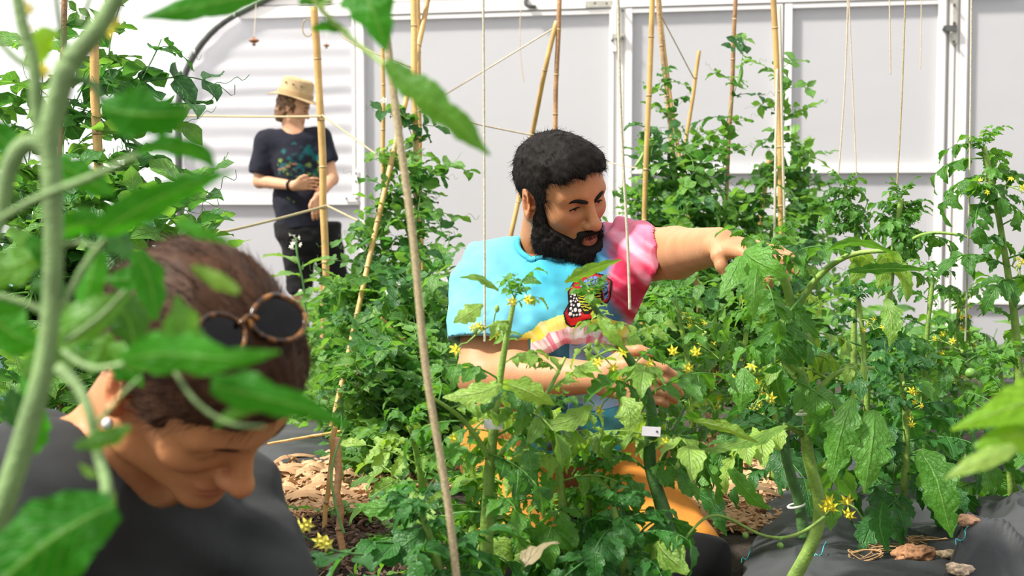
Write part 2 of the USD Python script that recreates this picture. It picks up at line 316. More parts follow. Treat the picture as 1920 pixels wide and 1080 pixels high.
# ------------------------------------------------------------------ ground
soil = mat('dark_soil', {'tc': ('texture_coordinate', {}), 'n': ('noise_texture', {'scale': 9.0, 'detail': 8.0, 'roughness': 0.7}), 'n2': ('noise_texture', {'scale': 60.0, 'detail': 6.0}),
            'r': ('rgb_ramp', {'ramp': [(0.3, (0.016, 0.012, 0.009)), (0.55, (0.045, 0.032, 0.022)), (0.75, (0.12, 0.085, 0.055))]}), 'b': ('bump', {'strength': 0.9, 'distance': 0.02}), 'p': ('principled_bsdf', {'roughness': 0.95})},
           [('tc.object', 'n.vector'), ('tc.object', 'n2.vector'), ('n.fac', 'r.fac'), ('n2.fac', 'b.height'), ('r.color', 'p.base_color'), ('b.normal', 'p.normal')])
gx = np.linspace(-5, 5.5, 150); gy = np.concatenate([np.linspace(-4.5, 0.9, 12), np.linspace(1.0, 5.5, 150), np.linspace(5.6, 13, 60)]); GX, GY = np.meshgrid(gx, gy)
GZ = ground_z(GX, GY) + 0.035 * (meshkit.fbm(np.stack([GX * 4, GY * 4, 0 * GX], -1), 4, 2) - 0.5)
nx = len(gx); i, j = np.meshgrid(np.arange(len(gy) - 1), np.arange(nx - 1), indexing='ij')
geo('floor', (np.stack([GX, GY, GZ], -1).reshape(-1, 3), np.stack([i * nx + j, i * nx + j + 1, (i + 1) * nx + j + 1, (i + 1) * nx + j], -1).reshape(-1, 4)), soil, kind='structure', smooth=True)

fabric = mat('woven_weed_fabric', {'tc': ('texture_coordinate', {}), 'n': ('noise_texture', {'scale': 5.0, 'detail': 6.0}), 'n2': ('noise_texture', {'scale': 500.0, 'detail': 2.0}), 'w': ('wave_texture', {'scale': 160.0, 'bands_direction': 'x', 'distortion': 1.0}),
            'r': ('rgb_ramp', {'ramp': [(0.3, (0.018, 0.020, 0.022)), (0.75, (0.066, 0.070, 0.075))]}), 'b': ('bump', {'strength': 0.35, 'distance': 0.004}), 'p': ('principled_bsdf', {'roughness': 0.62, 'specular_ior_level': 0.4})},
           [('tc.object', 'n.vector'), ('tc.object', 'w.vector'), ('tc.object', 'n2.vector'), ('n.fac', 'r.fac'), ('n2.fac', 'b.height'), ('r.color', 'p.base_color'), ('b.normal', 'p.normal')])
FAB = []
def on_fabric(px, py):
    """The point of the weed fabric that is seen at a pixel."""
    v = np.vstack(FAB); q = v - EYE; f = V(0, _cp, -_sp); w = V(0, _sp, _cp); z = q @ f; d = np.hypot(960 + FPX * q[:, 0] / z - px, 540 - FPX * (q @ w) / z - py)
    k = np.argsort(d)[:12]; return v[k[np.argmin(z[k])]].copy()
def fabric_sheet(corners, label, amp, seed, n=110, fold=1.0, thick=0.003, raised=0.0):
    c = np.array([gpix(*k)[:2] for k in corners]); s, t = np.meshgrid(np.linspace(0, 1, n), np.linspace(0, 1, n))
    s3, t3 = s[..., None], t[..., None]
    xy = (1 - s3) * (1 - t3) * c[0] + s3 * (1 - t3) * c[1] + s3 * t3 * c[2] + (1 - s3) * t3 * c[3]
    edge = 0.06 * (meshkit.fbm(np.stack([xy[..., 0] * 5, xy[..., 1] * 5, 0 * s], -1), 3, seed + 50) - .5); xy = xy + edge[..., None]
    q = np.stack([xy[..., 0] * 7 * fold, xy[..., 1] * 4 * fold, 0 * s], -1)
    r = np.abs(meshkit.fbm(q, 3, seed) - .5) * 2
    fall = np.clip(np.minimum(np.minimum(s, 1 - s), np.minimum(t, 1 - t)) * 7, 0, 1) ** .7; z = ground_z(xy[..., 0], xy[..., 1]) + 0.020 + fall * (0.012 + raised + amp * (1 - r) ** 3 + 0.03 * meshkit.noise(q * .4, seed + 2))
    v = np.concatenate([xy, z[..., None]], -1).reshape(-1, 3)
    i, j = np.meshgrid(np.arange(n - 1), np.arange(n - 1), indexing='ij')
    f = np.stack([i * n + j, i * n + j + 1, (i + 1) * n + j + 1, (i + 1) * n + j], -1).reshape(-1, 4)
    v2 = v - V(0, 0, thick); FAB.append(v)
    geo('weed_fabric', (np.vstack([v, v2]), np.vstack([f, f[:, ::-1] + len(v)])), fabric, label=label, cat='ground cover', smooth=True)
fabric_sheet([(1330, 1330), (2150, 1330), (1990, 905), (1470, 862)], 'black woven weed fabric around the foot of the tall tomato stem', 0.022, 3, 150)
fabric_sheet([(1760, 1180), (2080, 1180), (2080, 960), (1800, 985)], 'crumpled fold of black weed fabric in the bottom right corner', 0.075, 11, 110, .8, raised=.03)
fabric_sheet([(400, 890), (700, 885), (690, 812), (380, 822)], 'flat dark grey weed fabric beyond the wood chips', 0.006, 21, 60)
fabric_sheet([(1840, 770), (2100, 770), (2080, 680), (1870, 690)], 'black weed fabric far off at the right edge', 0.03, 31, 60)

# wood chips: the pile as stuff, the big ones singly
chip = mat('wood_chip', {'oi': ('object_info', {}), 'g': ('geometry', {}), 'tc': ('texture_coordinate', {}), 'n': ('noise_texture', {'scale': 40.0, 'detail': 4.0}), 'm': ('math', {'math_type': 'multiply_add', 'value2': 0.6, 'value3': 0.32}), 'a': ('math', {'math_type': 'multiply_add', 'value2': 0.3}),
            'r': ('rgb_ramp', {'ramp': [(0.1, (0.17, 0.085, 0.040)), (0.45, (0.50, 0.30, 0.155)), (0.8, (0.74, 0.53, 0.32)), (1, (0.82, 0.66, 0.45))]}), 'p': ('principled_bsdf', {'roughness': 0.8})},
           [('tc.object', 'n.vector'), ('g.random_per_island', 'm.value1'), ('n.fac', 'a.value1'), ('m.value', 'a.value3'), ('a.value', 'r.fac'), ('r.color', 'p.base_color')])
def chips(px0, px1, py0, py1, n, seed, lmin=.012, lmax=.05, sub=0.0):
    R = np.random.default_rng(seed); mb = MB()
    base = trimesh.creation.box([1, 1, 1]); bv, bf = np.array(base.vertices), np.array(base.faces)
    for _ in range(n):
        g = gpix(R.uniform(px0, px1), R.uniform(py0, py1)); L = R.uniform(lmin, lmax); w = L * R.uniform(.16, .45); t = R.uniform(.002, .006)
        v = bv * [L, w, t]; v[:, 1] *= 1 - .5 * (bv[:, 0] > 0) * R.random(); v += R.normal(0, .0012, v.shape)
        Rm = trimesh.transformations.euler_matrix(R.normal(0, .35), R.normal(0, .35), R.uniform(0, 6.3))[:3, :3]
        mb.add(v @ Rm.T + g + V(0, 0, .012 + R.uniform(0, .016) - sub), bf)
    return mb.get()
geo('wood_chip_mulch', chips(380, 700, 862, 985, 2600, 1), chip, label='loose tan wood chips on the ground beside the kneeling woman', cat='wood chips', kind='stuff')
geo('wood_chip_mulch', chips(1240, 1480, 820, 1010, 2600, 2, .010, .042), chip, label='brown wood chips on the ground at the right of the orange trousers', cat='wood chips', kind='stuff')
geo('wood_chip_mulch', chips(330, 470, 985, 1100, 500, 3), chip, label='wood chips in the gap between the kneeling woman and her arm', cat='wood chips', kind='stuff')
geo('wood_chip_mulch', chips(690, 900, 860, 930, 700, 4), chip, label='wood chips under the pea canes in the middle distance', cat='wood chips', kind='stuff')
geo('bark_mulch', chips(560, 1300, 985, 1100, 1500, 5, .008, .03), plain('bark_mulch', (0.10, 0.06, 0.04), .9, .6, 90), label='dark bark crumbs on the soil under the front tomato plants', cat='mulch', kind='stuff')
R = np.random.default_rng(77)
for k in range(46):
    px, py = (R.uniform(515, 650), R.uniform(872, 960)) if k < 30 else (R.uniform(1300, 1460), R.uniform(830, 960))
    g = gpix(px, py); L = R.uniform(.05, .12); n = 7; s = np.linspace(0, 1, n); w = R.uniform(.009, .017) * (1 - .6 * np.abs(s - .45)); a = R.uniform(-.5, .7); h = R.uniform(.004, .02)
    d = V(math.cos(a), math.sin(a), 0); e = V(-math.sin(a), math.cos(a), 0); c = g + V(0, 0, .03) + d * ((s - .5) * L)[:, None] + V(0, 0, 1) * (h * np.sin(s * 3.1))[:, None]
    ring = [c - e * w[:, None] + V(0, 0, -.003), c - e * w[:, None] * .3 + V(0, 0, .004), c + e * w[:, None] * .5 + V(0, 0, .003), c + e * w[:, None] + V(0, 0, -.004)]
    v = np.stack(ring, 1).reshape(-1, 3); i, j = np.meshgrid(np.arange(n - 1), np.arange(4), indexing='ij')
    f = np.stack([i * 4 + j, i * 4 + (j + 1) % 4, (i + 1) * 4 + (j + 1) % 4, (i + 1) * 4 + j], -1).reshape(-1, 4)
    left = k < 30
    geo('bark_piece', (v, f), chip, label='curled tan bark piece lying on the wood chips beside the kneeling woman' if left else 'thin brown bark strip lying on the wood chips right of the orange trousers', cat='bark', group='bark pieces on the chips by the woman' if left else 'bark strips on the chips by the trousers')
# ------------------------------------------------------------------ bodies: smooth solids meshed as one surface
F32 = np.float32
def smin(a, b, k):
    if k <= 0: return np.minimum(a, b)
    h = np.maximum(k - np.abs(a - b), 0) / k
    return np.minimum(a, b) - h * h * k * 0.25
def smax(a, b, k): return -smin(-a, -b, k)
def s_cone(p, a, b, r1, r2):
    """Round cone between two joints with their own radii."""
    a = np.asarray(a, F32); ba = np.asarray(b, F32) - a; l2 = float(ba @ ba); rr = r1 - r2; a2 = max(l2 - rr * rr, 1e-12); il2 = 1 / l2
    pa = p - a; y = pa @ ba; z = y - l2; x2 = np.maximum((pa * pa).sum(1) * l2 - y * y, 0) * l2 
    y2 = y * y * l2; z2 = z * z * l2; k = np.sign(rr) * rr * rr * x2
    c1 = np.sign(z) * a2 * z2 > k; c2 = np.sign(y) * a2 * y2 < k
    d = (np.sqrt(x2 * a2 * il2) + y * rr) * il2 - r1
    d = np.where(c2, np.sqrt(np.maximum(x2 + y2, 0)) * il2 - r1, d)
    return np.where(c1, np.sqrt(np.maximum(x2 + z2, 0)) * il2 - r2, d)
def s_ell(p, c, r, R=None):
    q = p - np.asarray(c, F32)
    if R is not None: q = q @ np.asarray(R, F32)
    r = np.asarray(r, F32); k0 = np.linalg.norm(q / r, axis=1); k1 = np.linalg.norm(q / (r * r), axis=1)
    return k0 * (k0 - 1) / np.maximum(k1, 1e-9)
def s_sph(p, c, r): return np.linalg.norm(p - np.asarray(c, F32), axis=1) - r
def s_plane(p, c, n): return (p - np.asarray(c, F32)) @ np.asarray(unit(n), F32)
def s_noise(p, scale, seed=0, octv=2): return meshkit.fbm(p * scale, octv, seed).astype(F32) - 0.5

def mesh_sdf(f, lo, hi, h, B=5, pad=1.7, newton=1):
    """Naive surface nets of f < 0 in a box, evaluated only near the surface."""
    lo = np.asarray(lo, float); nb = np.maximum(np.ceil((np.asarray(hi) - lo) / (h * B)).astype(int), 1); n = nb * B + 1
    c = (np.stack(np.meshgrid(*[np.arange(k) for k in nb], indexing='ij'), -1).reshape(-1, 3) + 0.5) * (B * h) + lo
    fc = f(c.astype(F32)); near = (np.abs(fc) < B * h * 0.87 * pad).reshape(nb)
    D = np.repeat(np.repeat(np.repeat(np.where(fc < 0, -1, 1).astype(F32).reshape(nb), B, 0), B, 1), B, 2)
    D = np.pad(D, ((0, 1),) * 3, mode='edge')
    mk = np.zeros(n, bool)
    for dx in (0, 1):
        for dy in (0, 1):
            for dz in (0, 1):
                bi = np.repeat(np.repeat(np.repeat(near, B, 0), B, 1), B, 2)
                mk[dx:dx + nb[0] * B, dy:dy + nb[1] * B, dz:dz + nb[2] * B] |= bi
    idx = np.argwhere(mk); P = (idx * h + lo).astype(F32); val = np.empty(len(P), F32)
    for s in range(0, len(P), 200000): val[s:s + 200000] = f(P[s:s + 200000])
    D[mk] = val; D[0] = D[-1] = 1; D[:, 0] = D[:, -1] = 1; D[:, :, 0] = D[:, :, -1] = 1
    S = D < 0
    a = S[:-1] ; cells = np.zeros(n - 1, np.int8)
    for dx in (0, 1):
        for dy in (0, 1):
            for dz in (0, 1): cells += S[dx:n[0] - 1 + dx, dy:n[1] - 1 + dy, dz:n[2] - 1 + dz]
    act = (cells > 0) & (cells < 8); ci = np.argwhere(act)
    if not len(ci): return np.zeros((0, 3)), np.zeros((0, 3), int)
    vid = np.full(n - 1, -1, np.int64); vid[act] = np.arange(len(ci))
    acc = np.zeros((len(ci), 3)); cnt = np.zeros(len(ci))
    C = np.array([(i, j, k) for i in (0, 1) for j in (0, 1) for k in (0, 1)])
    vals = np.stack([D[tuple((ci + o).T)] for o in C], 1)
    for i in range(8):
        for j in range(i + 1, 8):
            if np.abs(C[i] - C[j]).sum() != 1: continue
            va, vb = vals[:, i], vals[:, j]; cr = (va < 0) != (vb < 0); t = va / np.where(cr, va - vb, 1)
            acc += np.where(cr[:, None], C[i] + (C[j] - C[i]) * t[:, None], 0); cnt += cr
    v = (ci + acc / cnt[:, None]) * h + lo
    F = []
    for ax in range(3):
        sl0 = [slice(None)] * 3; sl1 = [slice(None)] * 3; sl0[ax] = slice(0, -1); sl1[ax] = slice(1, None)
        e = np.argwhere(S[tuple(sl0)] != S[tuple(sl1)]); u, w = (ax + 1) % 3, (ax + 2) % 3
        e = e[(e[:, u] > 0) & (e[:, w] > 0) & (e[:, u] < n[u] - 1) & (e[:, w] < n[w] - 1)]
        fl = S[tuple(e.T)]; U = np.zeros(3, int); U[u] = 1; Wd = np.zeros(3, int); Wd[w] = 1
        q = np.stack([vid[tuple((e - U - Wd).T)], vid[tuple((e - Wd).T)], vid[tuple(e.T)], vid[tuple((e - U).T)]], 1)
        q[~fl] = q[~fl][:, ::-1]; F.append(q)
    q = np.vstack(F); q = q[(q >= 0).all(1)]
    for _ in range(newton):
        e = h * 0.5; P = v.astype(F32); d0 = f(P)
        g = np.stack([f(P + np.array(o, F32) * e) - d0 for o in ((1, 0, 0), (0, 1, 0), (0, 0, 1))], 1) / e
        L = (g * g).sum(1); st = -(d0 / np.maximum(L, .25))[:, None] * g; ln = np.linalg.norm(st, axis=1, keepdims=True)
        v = v + st * np.minimum(1, 0.4 * h / np.maximum(ln, 1e-9))
    return v, np.vstack([q[:, [0, 1, 2]], q[:, [0, 2, 3]]])
def join(*ms):
    mb = MB()
    for v, f in ms: mb.add(v, f)
    return mb.get()

class Frame:
    """A local frame: x forward (the way the face looks), y to the figure's left, z up."""
    def __init__(s, c, fwd, up):
        s.c = np.asarray(c, float); x = unit(fwd); y = unit(np.cross(up, x)); s.R = np.stack([x, y, np.cross(x, y)], 1)
    def to(s, p): return ((p - s.c.astype(F32)) @ s.R.astype(F32)).astype(F32)
    def w(s, *p): return s.R @ V(*p) + s.c
    def ws(s, p): return np.asarray(p) @ s.R.T + s.c

def head_sdf(q, k=1.0, jaw=1.0, nose=1.0, mouth_open=0.0, ears=True, lid=True):
    """A head in its own frame (metres); k scales it."""
    q = q / F32(k)
    d = s_ell(q, (-.012, 0, .036), (.098, .077, .086))
    d = smin(d, s_ell(q, (.030, 0, .032), (.060, .064, .066)), .03)
    d = smin(d, s_ell(q, (.026, 0, -.040), (.060, .055 * jaw, .075)), .035)
    for s in (-1, 1):
        d = smin(d, s_cone(q, (-.006, s * .054 * jaw, -.040), (.012, s * .050 * jaw, -.080), .015, .013), .03)
        d = smin(d, s_cone(q, (.012, s * .050 * jaw, -.080), (.074, s * .014, -.104), .013, .013), .025)
        d = smin(d, s_sph(q, (.058, s * .043, -.022), .021), .025)             # cheekbone
        d = smin(d, s_cone(q, (.083, s * .012, .021), (.070, s * .048, .021), .010, .010), .018)   # brow
    d = smin(d, s_sph(q, (.078, 0, -.104), .017), .02)
    d = smin(d, s_sph(q, (.070, 0, -.070), .026), .02)
    for s in (-1, 1):
        d = smax(d, -s_ell(q, (.099, s * .032, -.001), (.021, .019, .013)), .016)  # socket
        d = smin(d, s_sph(q, (.0705, s * .032, .000), .0145), .006)                # lids over the eye
        if lid: d = smax(d, -s_ell(q, (.0865, s * .032, -.0035), (.0055, .0125, .0031)), .0015)     # the slit between the lids
    d = smin(d, s_cone(q, (.088, 0, .010), (.107, 0, -.036), .0068, .0098 * nose), .012)
    d = smin(d, s_sph(q, (.1095 + .004 * (nose - 1), 0, -.0395), .0105 * nose), .008)
    for s in (-1, 1):
        d = smin(d, s_ell(q, (.097, s * .0125, -.0425), (.010, .0065, .0075)), .007)
        d = smax(d, -s_ell(q, (.101, s * .0065, -.050), (.005, .0032, .004)), .003)
    d = smax(d, -s_cone(q, (.101, 0, -.051), (.098, 0, -.062), .0016, .0018), .006)
    u = s_ell(q, (.0855, 0, -.0675), (.011, .024, .0060)); l = s_ell(q, (.0835, 0, -.0795), (.0115, .021, .0065))
    d = smin(d, smin(u, l, .002), .006)
    d = smax(d, -s_ell(q, (.097, 0, -.0732), (.010, .022, .0011 + mouth_open)), .002)
    if ears:
        for s in (-1, 1):
            Re = trimesh.transformations.euler_matrix(0.0, -.18, s * .42)[:3, :3]
            e = s_ell(q, (-.016, s * .0805, -.006), (.021, .0068, .035), Re)
            e = smin(e, s_ell(q, (-.006, s * .0755, -.034), (.0085, .0055, .010), Re), .008)
            e = smax(e, -s_ell(q, (-.011, s * .0865, -.003), (.0115, .006, .019), Re), .004)
            e = smin(e, s_cone(q, (-.020, s * .0825, .006), (-.016, s * .0815, -.012), .0028, .0028), .003)
            e = smin(e, s_sph(q, (.0025, s * .0755, -.010), .005), .005)
            d = smin(d, e, .008)
    return d * F32(k)

def hand_chains(wr, kn_in, kn_out, fingers, thumb, r=.0088, palm_r=.0135):
    """Bones of a hand: wrist, the four knuckles from index to little finger, finger chains, thumb chain."""
    out = []
    for i, ch in enumerate(fingers):
        t = i / 3; kn = kn_in * (1 - t) + kn_out * t; w2 = wr + (kn - (kn_in + kn_out) / 2) * .55
        out.append((w2, kn, palm_r * 1.15, palm_r * .86, .012))
        pts = [kn] + list(ch); rad = np.array([1.1, 1.0, .9, .78]) * r * (1, 1.03, .98, .86)[i]
        for j in range(len(pts) - 1): out.append((pts[j], pts[j + 1], rad[j], rad[j + 1], .004))
    rt = np.array([1.75, 1.3, 1.12, .9]) * r
    for j in range(len(thumb) - 1): out.append((thumb[j], thumb[j + 1], rt[j], rt[j + 1], .006))
    return out
def s_bones(p, bones, d=None):
    for a, b, r1, r2, k in bones:
        e = s_cone(p, a, b, r1, r2); d = e if d is None else smin(d, e, k)
    return d
def curl(base, direction, up, lens, angs):
    """A finger chain that bends toward 'up' by the given angles."""
    x = unit(direction); z = unit(np.asarray(up) - x * (np.asarray(up) @ x)); a = 0; p = np.asarray(base, float); out = []
    for L, g in zip(lens, angs):
        a += g; p = p + L * (x * math.cos(a) + z * math.sin(a)); out.append(p)
    return out

def skin_mat(name, tone, red=(1.0, .86, .80)):
    nodes = {'a': ('attribute', {'attribute': 'col'}), 'tc': ('texture_coordinate', {}), 'n': ('noise_texture', {'scale': 28.0, 'detail': 4.0}), 'r': ('rgb_ramp', {'ramp': [(.3, (.86, .82, .80)), (.7, (1.0, 1.0, 1.0))]}),
             'm': ('mix_color', {'blend_type': 'multiply', 'fac': 1.0}), 'n2': ('noise_texture', {'scale': 420.0, 'detail': 2.0}), 'b': ('bump', {'strength': .12, 'distance': .004}),
             'p': ('principled_bsdf', {'roughness': .52, 'specular_ior_level': .4, 'subsurface_weight': .12, 'subsurface_scale': .006, 'subsurface_radius': (1.0, .35, .18)})}
    return mat(name, nodes, [('tc.object', 'n.vector'), ('n.fac', 'r.fac'), ('a.color', 'm.a'), ('r.color', 'm.b'), ('m.result', 'p.base_color'), ('tc.object', 'n2.vector'), ('n2.fac', 'b.height'), ('b.normal', 'p.normal')])
M['skin'] = skin_mat('skin', None)
def cloth(name, scale=900, var=.06, rough=.85, bump=.25):
    return mat(name, {'a': ('attribute', {'attribute': 'col'}), 'tc': ('texture_coordinate', {}), 'n': ('noise_texture', {'scale': 14.0, 'detail': 5.0}), 'r': ('rgb_ramp', {'ramp': [(.3, (1 - var * 2,) * 3), (.7, (1.0, 1.0, 1.0))]}),
             'm': ('mix_color', {'blend_type': 'multiply', 'fac': 1.0}), 'n2': ('noise_texture', {'scale': float(scale), 'detail': 1.0}), 'b': ('bump', {'strength': bump, 'distance': .003}),
             'p': ('principled_bsdf', {'roughness': rough, 'sheen_weight': .03, 'specular_ior_level': .2})},
             [('tc.object', 'n.vector'), ('n.fac', 'r.fac'), ('a.color', 'm.a'), ('r.color', 'm.b'), ('m.result', 'p.base_color'), ('tc.object', 'n2.vector'), ('n2.fac', 'b.height'), ('b.normal', 'p.normal')])
M['cloth'] = cloth('cotton_cloth')
M['hair_dark'] = plain('black_hair', (.011, .009, .008), .65, .4, 60, specular_ior_level=.10)
M['hair_brown'] = plain('brown_hair', (.048, .022, .011), .6, .4, 60, specular_ior_level=.15)
M['eye_white'] = plain('eye_white', (.62, .58, .54), .2, .02)
M['iris'] = plain('dark_iris', (.012, .008, .006), .15, .02)

def strands(name, parent, roots, dirs, length, width, material, seed, bend=.3, n=4, clump=None, grav=(0, 0, -1), label=None):
    """Hair as curves."""
    R = np.random.default_rng(seed); k = len(roots); t = np.linspace(0, 1, n)
    L = length * R.uniform(.55, 1.15, (k, 1, 1)); d = dirs / np.linalg.norm(dirs, axis=1, keepdims=True)
    side = R.normal(0, 1, (k, 3)) if clump is None else clump + R.normal(0, .25, (k, 3))
    pts = roots[:, None] + d[:, None] * (L * t[None, :, None]) + (side[:, None] * bend + np.asarray(grav) * bend * .8) * (L * (t ** 2)[None, :, None])
    root = '/'.join(parent.split('/')[:3]); path = free(parent, name); c = UsdGeom.BasisCurves.Define(stage, path)
    c.CreateTypeAttr('linear'); c.CreatePointsAttr(Vt.Vec3fArray.FromNumpy((pts.reshape(-1, 3) - _base[root]).astype(np.float32)))
    c.CreateCurveVertexCountsAttr(Vt.IntArray.FromNumpy(np.full(k, n, np.int32))); c.CreateWidthsAttr(Vt.FloatArray.FromNumpy(np.tile(width * (1 - .8 * t), k).astype(np.float32))); c.SetWidthsInterpolation('vertex')
    UsdShade.MaterialBindingAPI.Apply(c.GetPrim()).Bind(material); tagp(c.GetPrim(), label, kind='stuff')
    return path
def surf_samples(v, f, n, seed, mask=None):
    R = np.random.default_rng(seed); tri = v[f]; nr = np.cross(tri[:, 1] - tri[:, 0], tri[:, 2] - tri[:, 0]); A = np.linalg.norm(nr, axis=1)
    if mask is not None: A = A * mask(tri.mean(1))
    k = R.choice(len(f), n, p=A / A.sum()); a, b = R.random((2, n)); sw = a + b > 1; a[sw], b[sw] = 1 - a[sw], 1 - b[sw]
    p = tri[k, 0] + (tri[k, 1] - tri[k, 0]) * a[:, None] + (tri[k, 2] - tri[k, 0]) * b[:, None]
    return p, nr[k] / np.maximum(np.linalg.norm(nr[k], axis=1, keepdims=True), 1e-12)
# ------------------------------------------------------------------ the bearded man kneeling behind the tomato plants
man = thing('person', 'bearded person in a turquoise and pink tie-dye t-shirt reaching for a tomato plant', 'person', at(1060, 1000, 2.9) * V(1, 1, 0) + V(0, 0, .28))
atm = lambda px, py, d: at(px, py, d * 1.09)
HM = Frame(atm(1052, 364, 2.62), (.61, -.75, -.25), (-.10, -.30, 1.0))
hk = .955
nk = atm(1022, 500, 2.72)                                    # base of the neck
shR, shL = atm(925, 532, 2.70), atm(1168, 480, 2.66)          # shoulders
chest, belly, hip = atm(1030, 610, 2.70), atm(1040, 740, 2.74), atm(1060, 850, 2.84)
elL, wrL = atm(1268, 474, 2.50), atm(1348, 460, 2.24)
elR, wrR = atm(903, 704, 2.58), atm(1130, 708, 2.42)
knL, knR = atm(1280, 1052, 2.42), atm(955, 1050, 2.40)
hpL, hpR = hip + V(.09, .02, 0), hip + V(-.10, .02, 0)
ftL, ftR = V(hpL[0] + .10, 3.25, .36), V(hpR[0] - .03, 3.25, .36)
# left hand: back of the hand up, fingers reach over the plant top, thumb hangs on the near side
hd = unit(V(.52, -.66, -.06)); hs = unit(V(-.74, -.60, -.10)); k1 = wrL + hd * .080 + hs * .030; k4 = wrL + hd * .068 - hs * .032
fL = [curl(k1, hd + hs * .10, (0, 0, -1), (.042, .027, .021), (.25, .45, .4)), curl(k1 * .67 + k4 * .33, hd, (0, 0, -1), (.046, .030, .023), (.15, .35, .35)),
      curl(k1 * .33 + k4 * .67, hd - hs * .10, (0, 0, -1), (.043, .028, .022), (.10, .3, .3)), curl(k4, hd - hs * .25, (0, 0, -1), (.034, .021, .018), (.10, .3, .25))]
thL = [wrL + hd * .016 + hs * .018 + V(0, 0, .004), wrL + hd * .030 + hs * .034 + V(.0, 0, -.010), wrL + hd * .040 + hs * .036 + V(.0, 0, -.026), wrL + hd * .046 + hs * .030 + V(0, 0, -.042)]
hd2 = unit(V(.9, -.35, .03)); j1 = wrR + hd2 * .085 + V(-.01, -.012, .030); j4 = wrR + hd2 * .075 + V(.0, -.014, -.036)
fR = [curl(j1, hd2, (-.3, .7, -.5), (.042, .027, .021), (.45, .5, .4)), curl(j1 * .67 + j4 * .33, hd2, (-.3, .7, -.4), (.046, .030, .023), (.5, .6, .4)),
      curl(j1 * .33 + j4 * .67, hd2, (-.3, .7, -.3), (.043, .028, .022), (.6, .6, .4)), curl(j4, hd2, (-.3, .7, -.2), (.034, .021, .018), (.6, .7, .4))]
thR = [wrR + hd2 * .02 + V(0, .002, .026), wrR + hd2 * .045 + V(.0, .012, .046), wrR + hd2 * .072 + V(0, .018, .050), wrR + hd2 * .094 + V(0, .020, .044)]
handL = hand_chains(wrL, k1, k4, fL, thL, .0090); handR = hand_chains(wrR, j1, j4, fR, thR, .0090)
def m_torso(p):
    d = s_cone(p, chest * .5 + nk * .5 + V(0, .02, -.03), chest, .115, .135)
    d = smin(d, s_cone(p, shR + V(.03, .0, -.03), shL + V(-.03, .02, -.04), .072, .072), .06)
    d = smin(d, s_cone(p, shR + V(.09, -.02, -.10), shL + V(-.09, -.02, -.09), .085, .085), .06)
    d = smin(d, s_cone(p, chest, belly, .138, .135), .06)
    d = smin(d, s_cone(p, belly + V(-.05, 0, 0), belly + V(.05, 0, 0), .125, .125), .05)
    d = smin(d, s_cone(p, belly, hip, .14, .15), .06)
    return smin(d, s_cone(p, hpL, hpR, .12, .12), .05)
def m_arms(p, g=0.0):
    d = s_bones(p, [(shL, elL, .062 + g, .047 + g, .03), (elL, wrL, .047 + g, .031 + g, .02), (shR, elR, .062 + g, .047 + g, .03), (elR, elR * .72 + wrR * .28, .046 + g, .047 + g, .02), (elR * .72 + wrR * .28, wrR, .047 + g, .028 + g, .02)])
    return d
def m_neck(p): return s_cone(p, nk + V(-.005, .03, -.05), HM.w(-.028, 0, -.035), .064, .056)
def m_head(p): return smin(head_sdf(HM.to(p), hk, 1.05, 1.14, .0006), m_neck(p), .03)
def m_skin(p):
    d = smin(m_torso(p) + .012, m_neck(p), .05); d = smin(d, m_arms(p), .04)
    return s_bones(p, handR, s_bones(p, handL, d))
cut = nk + V(0, 0, .012)
lo, hi = np.array([HM.c - .16, HM.c + .16])
hv, hf = mesh_sdf(lambda p: smax(m_head(p), -s_plane(p, cut, (.1, .1, 1)) , .0), np.minimum(lo, nk - .1), hi, .0030)
sp = np.stack([shR, shL, elR, wrR, wrL, elL, hip, k1, k4, j1, *fL[1], *fR[1]]);
bv, bf = mesh_sdf(lambda p: smax(m_skin(p), s_plane(p, cut, (.1, .1, 1)) , .0) if False else m_skin(p), sp.min(0) - .16, sp.max(0) + .16, .0048)
keep = (s_plane(bv[bf].mean(1), cut, (.1, .1, 1)) < .006) | (bv[bf].mean(1)[:, 0] > nk[0] + .2)
bf = bf[keep]
def face_cols(v, fr, k, base, lip, blush):
    q = fr.to(v.astype(F32)) / k; c = np.tile(np.array(base, float), (len(v), 1))
    def mixin(w, col): c[:] = c * (1 - w[:, None]) + np.array(col) * w[:, None]
    g = lambda ctr, r: np.exp(-(((q - np.array(ctr)) / np.array(r)) ** 2).sum(1))
    mixin(.45 * np.clip(g((.06, .045, -.03), (.03, .025, .022)) + g((.06, -.045, -.03), (.03, .025, .022)) + g((.11, 0, -.04), (.02, .016, .014)), 0, 1), blush)
    ear = np.clip(g((-.014, .08, -.006), (.03, .014, .036)) + g((-.014, -.08, -.006), (.03, .014, .036)), 0, 1); mixin(.5 * ear, blush)
    mixin(np.clip(1.4 * (g((.09, 0, -.0675), (.014, .021, .0052)) + g((.09, 0, -.0795), (.014, .019, .0056))), 0, 1), lip)
    for s in (-1, 1): mixin(.35 * g((.085, s * .032, -.008), (.02, .018, .012)), np.array(base) * .72)
    return c
SK = (.46, .205, .088)
colH = face_cols(hv, HM, hk, SK, (.46, .15, .10), (.50, .20, .105))
tips = np.array([fL[0][-1], fL[1][-1], fL[2][-1], fR[0][-1], thL[-1], thR[-1]])
from scipy.spatial import cKDTree
near_tip = np.exp(-(cKDTree(tips).query(bv)[0] / .016) ** 2); armc = np.array([.53, .265, .130])
colB = armc * (1 - .35 * near_tip[:, None]) + np.array([.60, .25, .16]) * .35 * near_tip[:, None]
wneck = np.clip((bv[:, 2] - (shR[2] - .02)) / .06, 0, 1)[:, None] * (bv[:, 0] < nk[0] + .2)[:, None]; colB = colB * (1 - wneck) + np.array(SK) * wneck
mb = MB(); mb.add(bv, bf); mb.add(hv, hf)
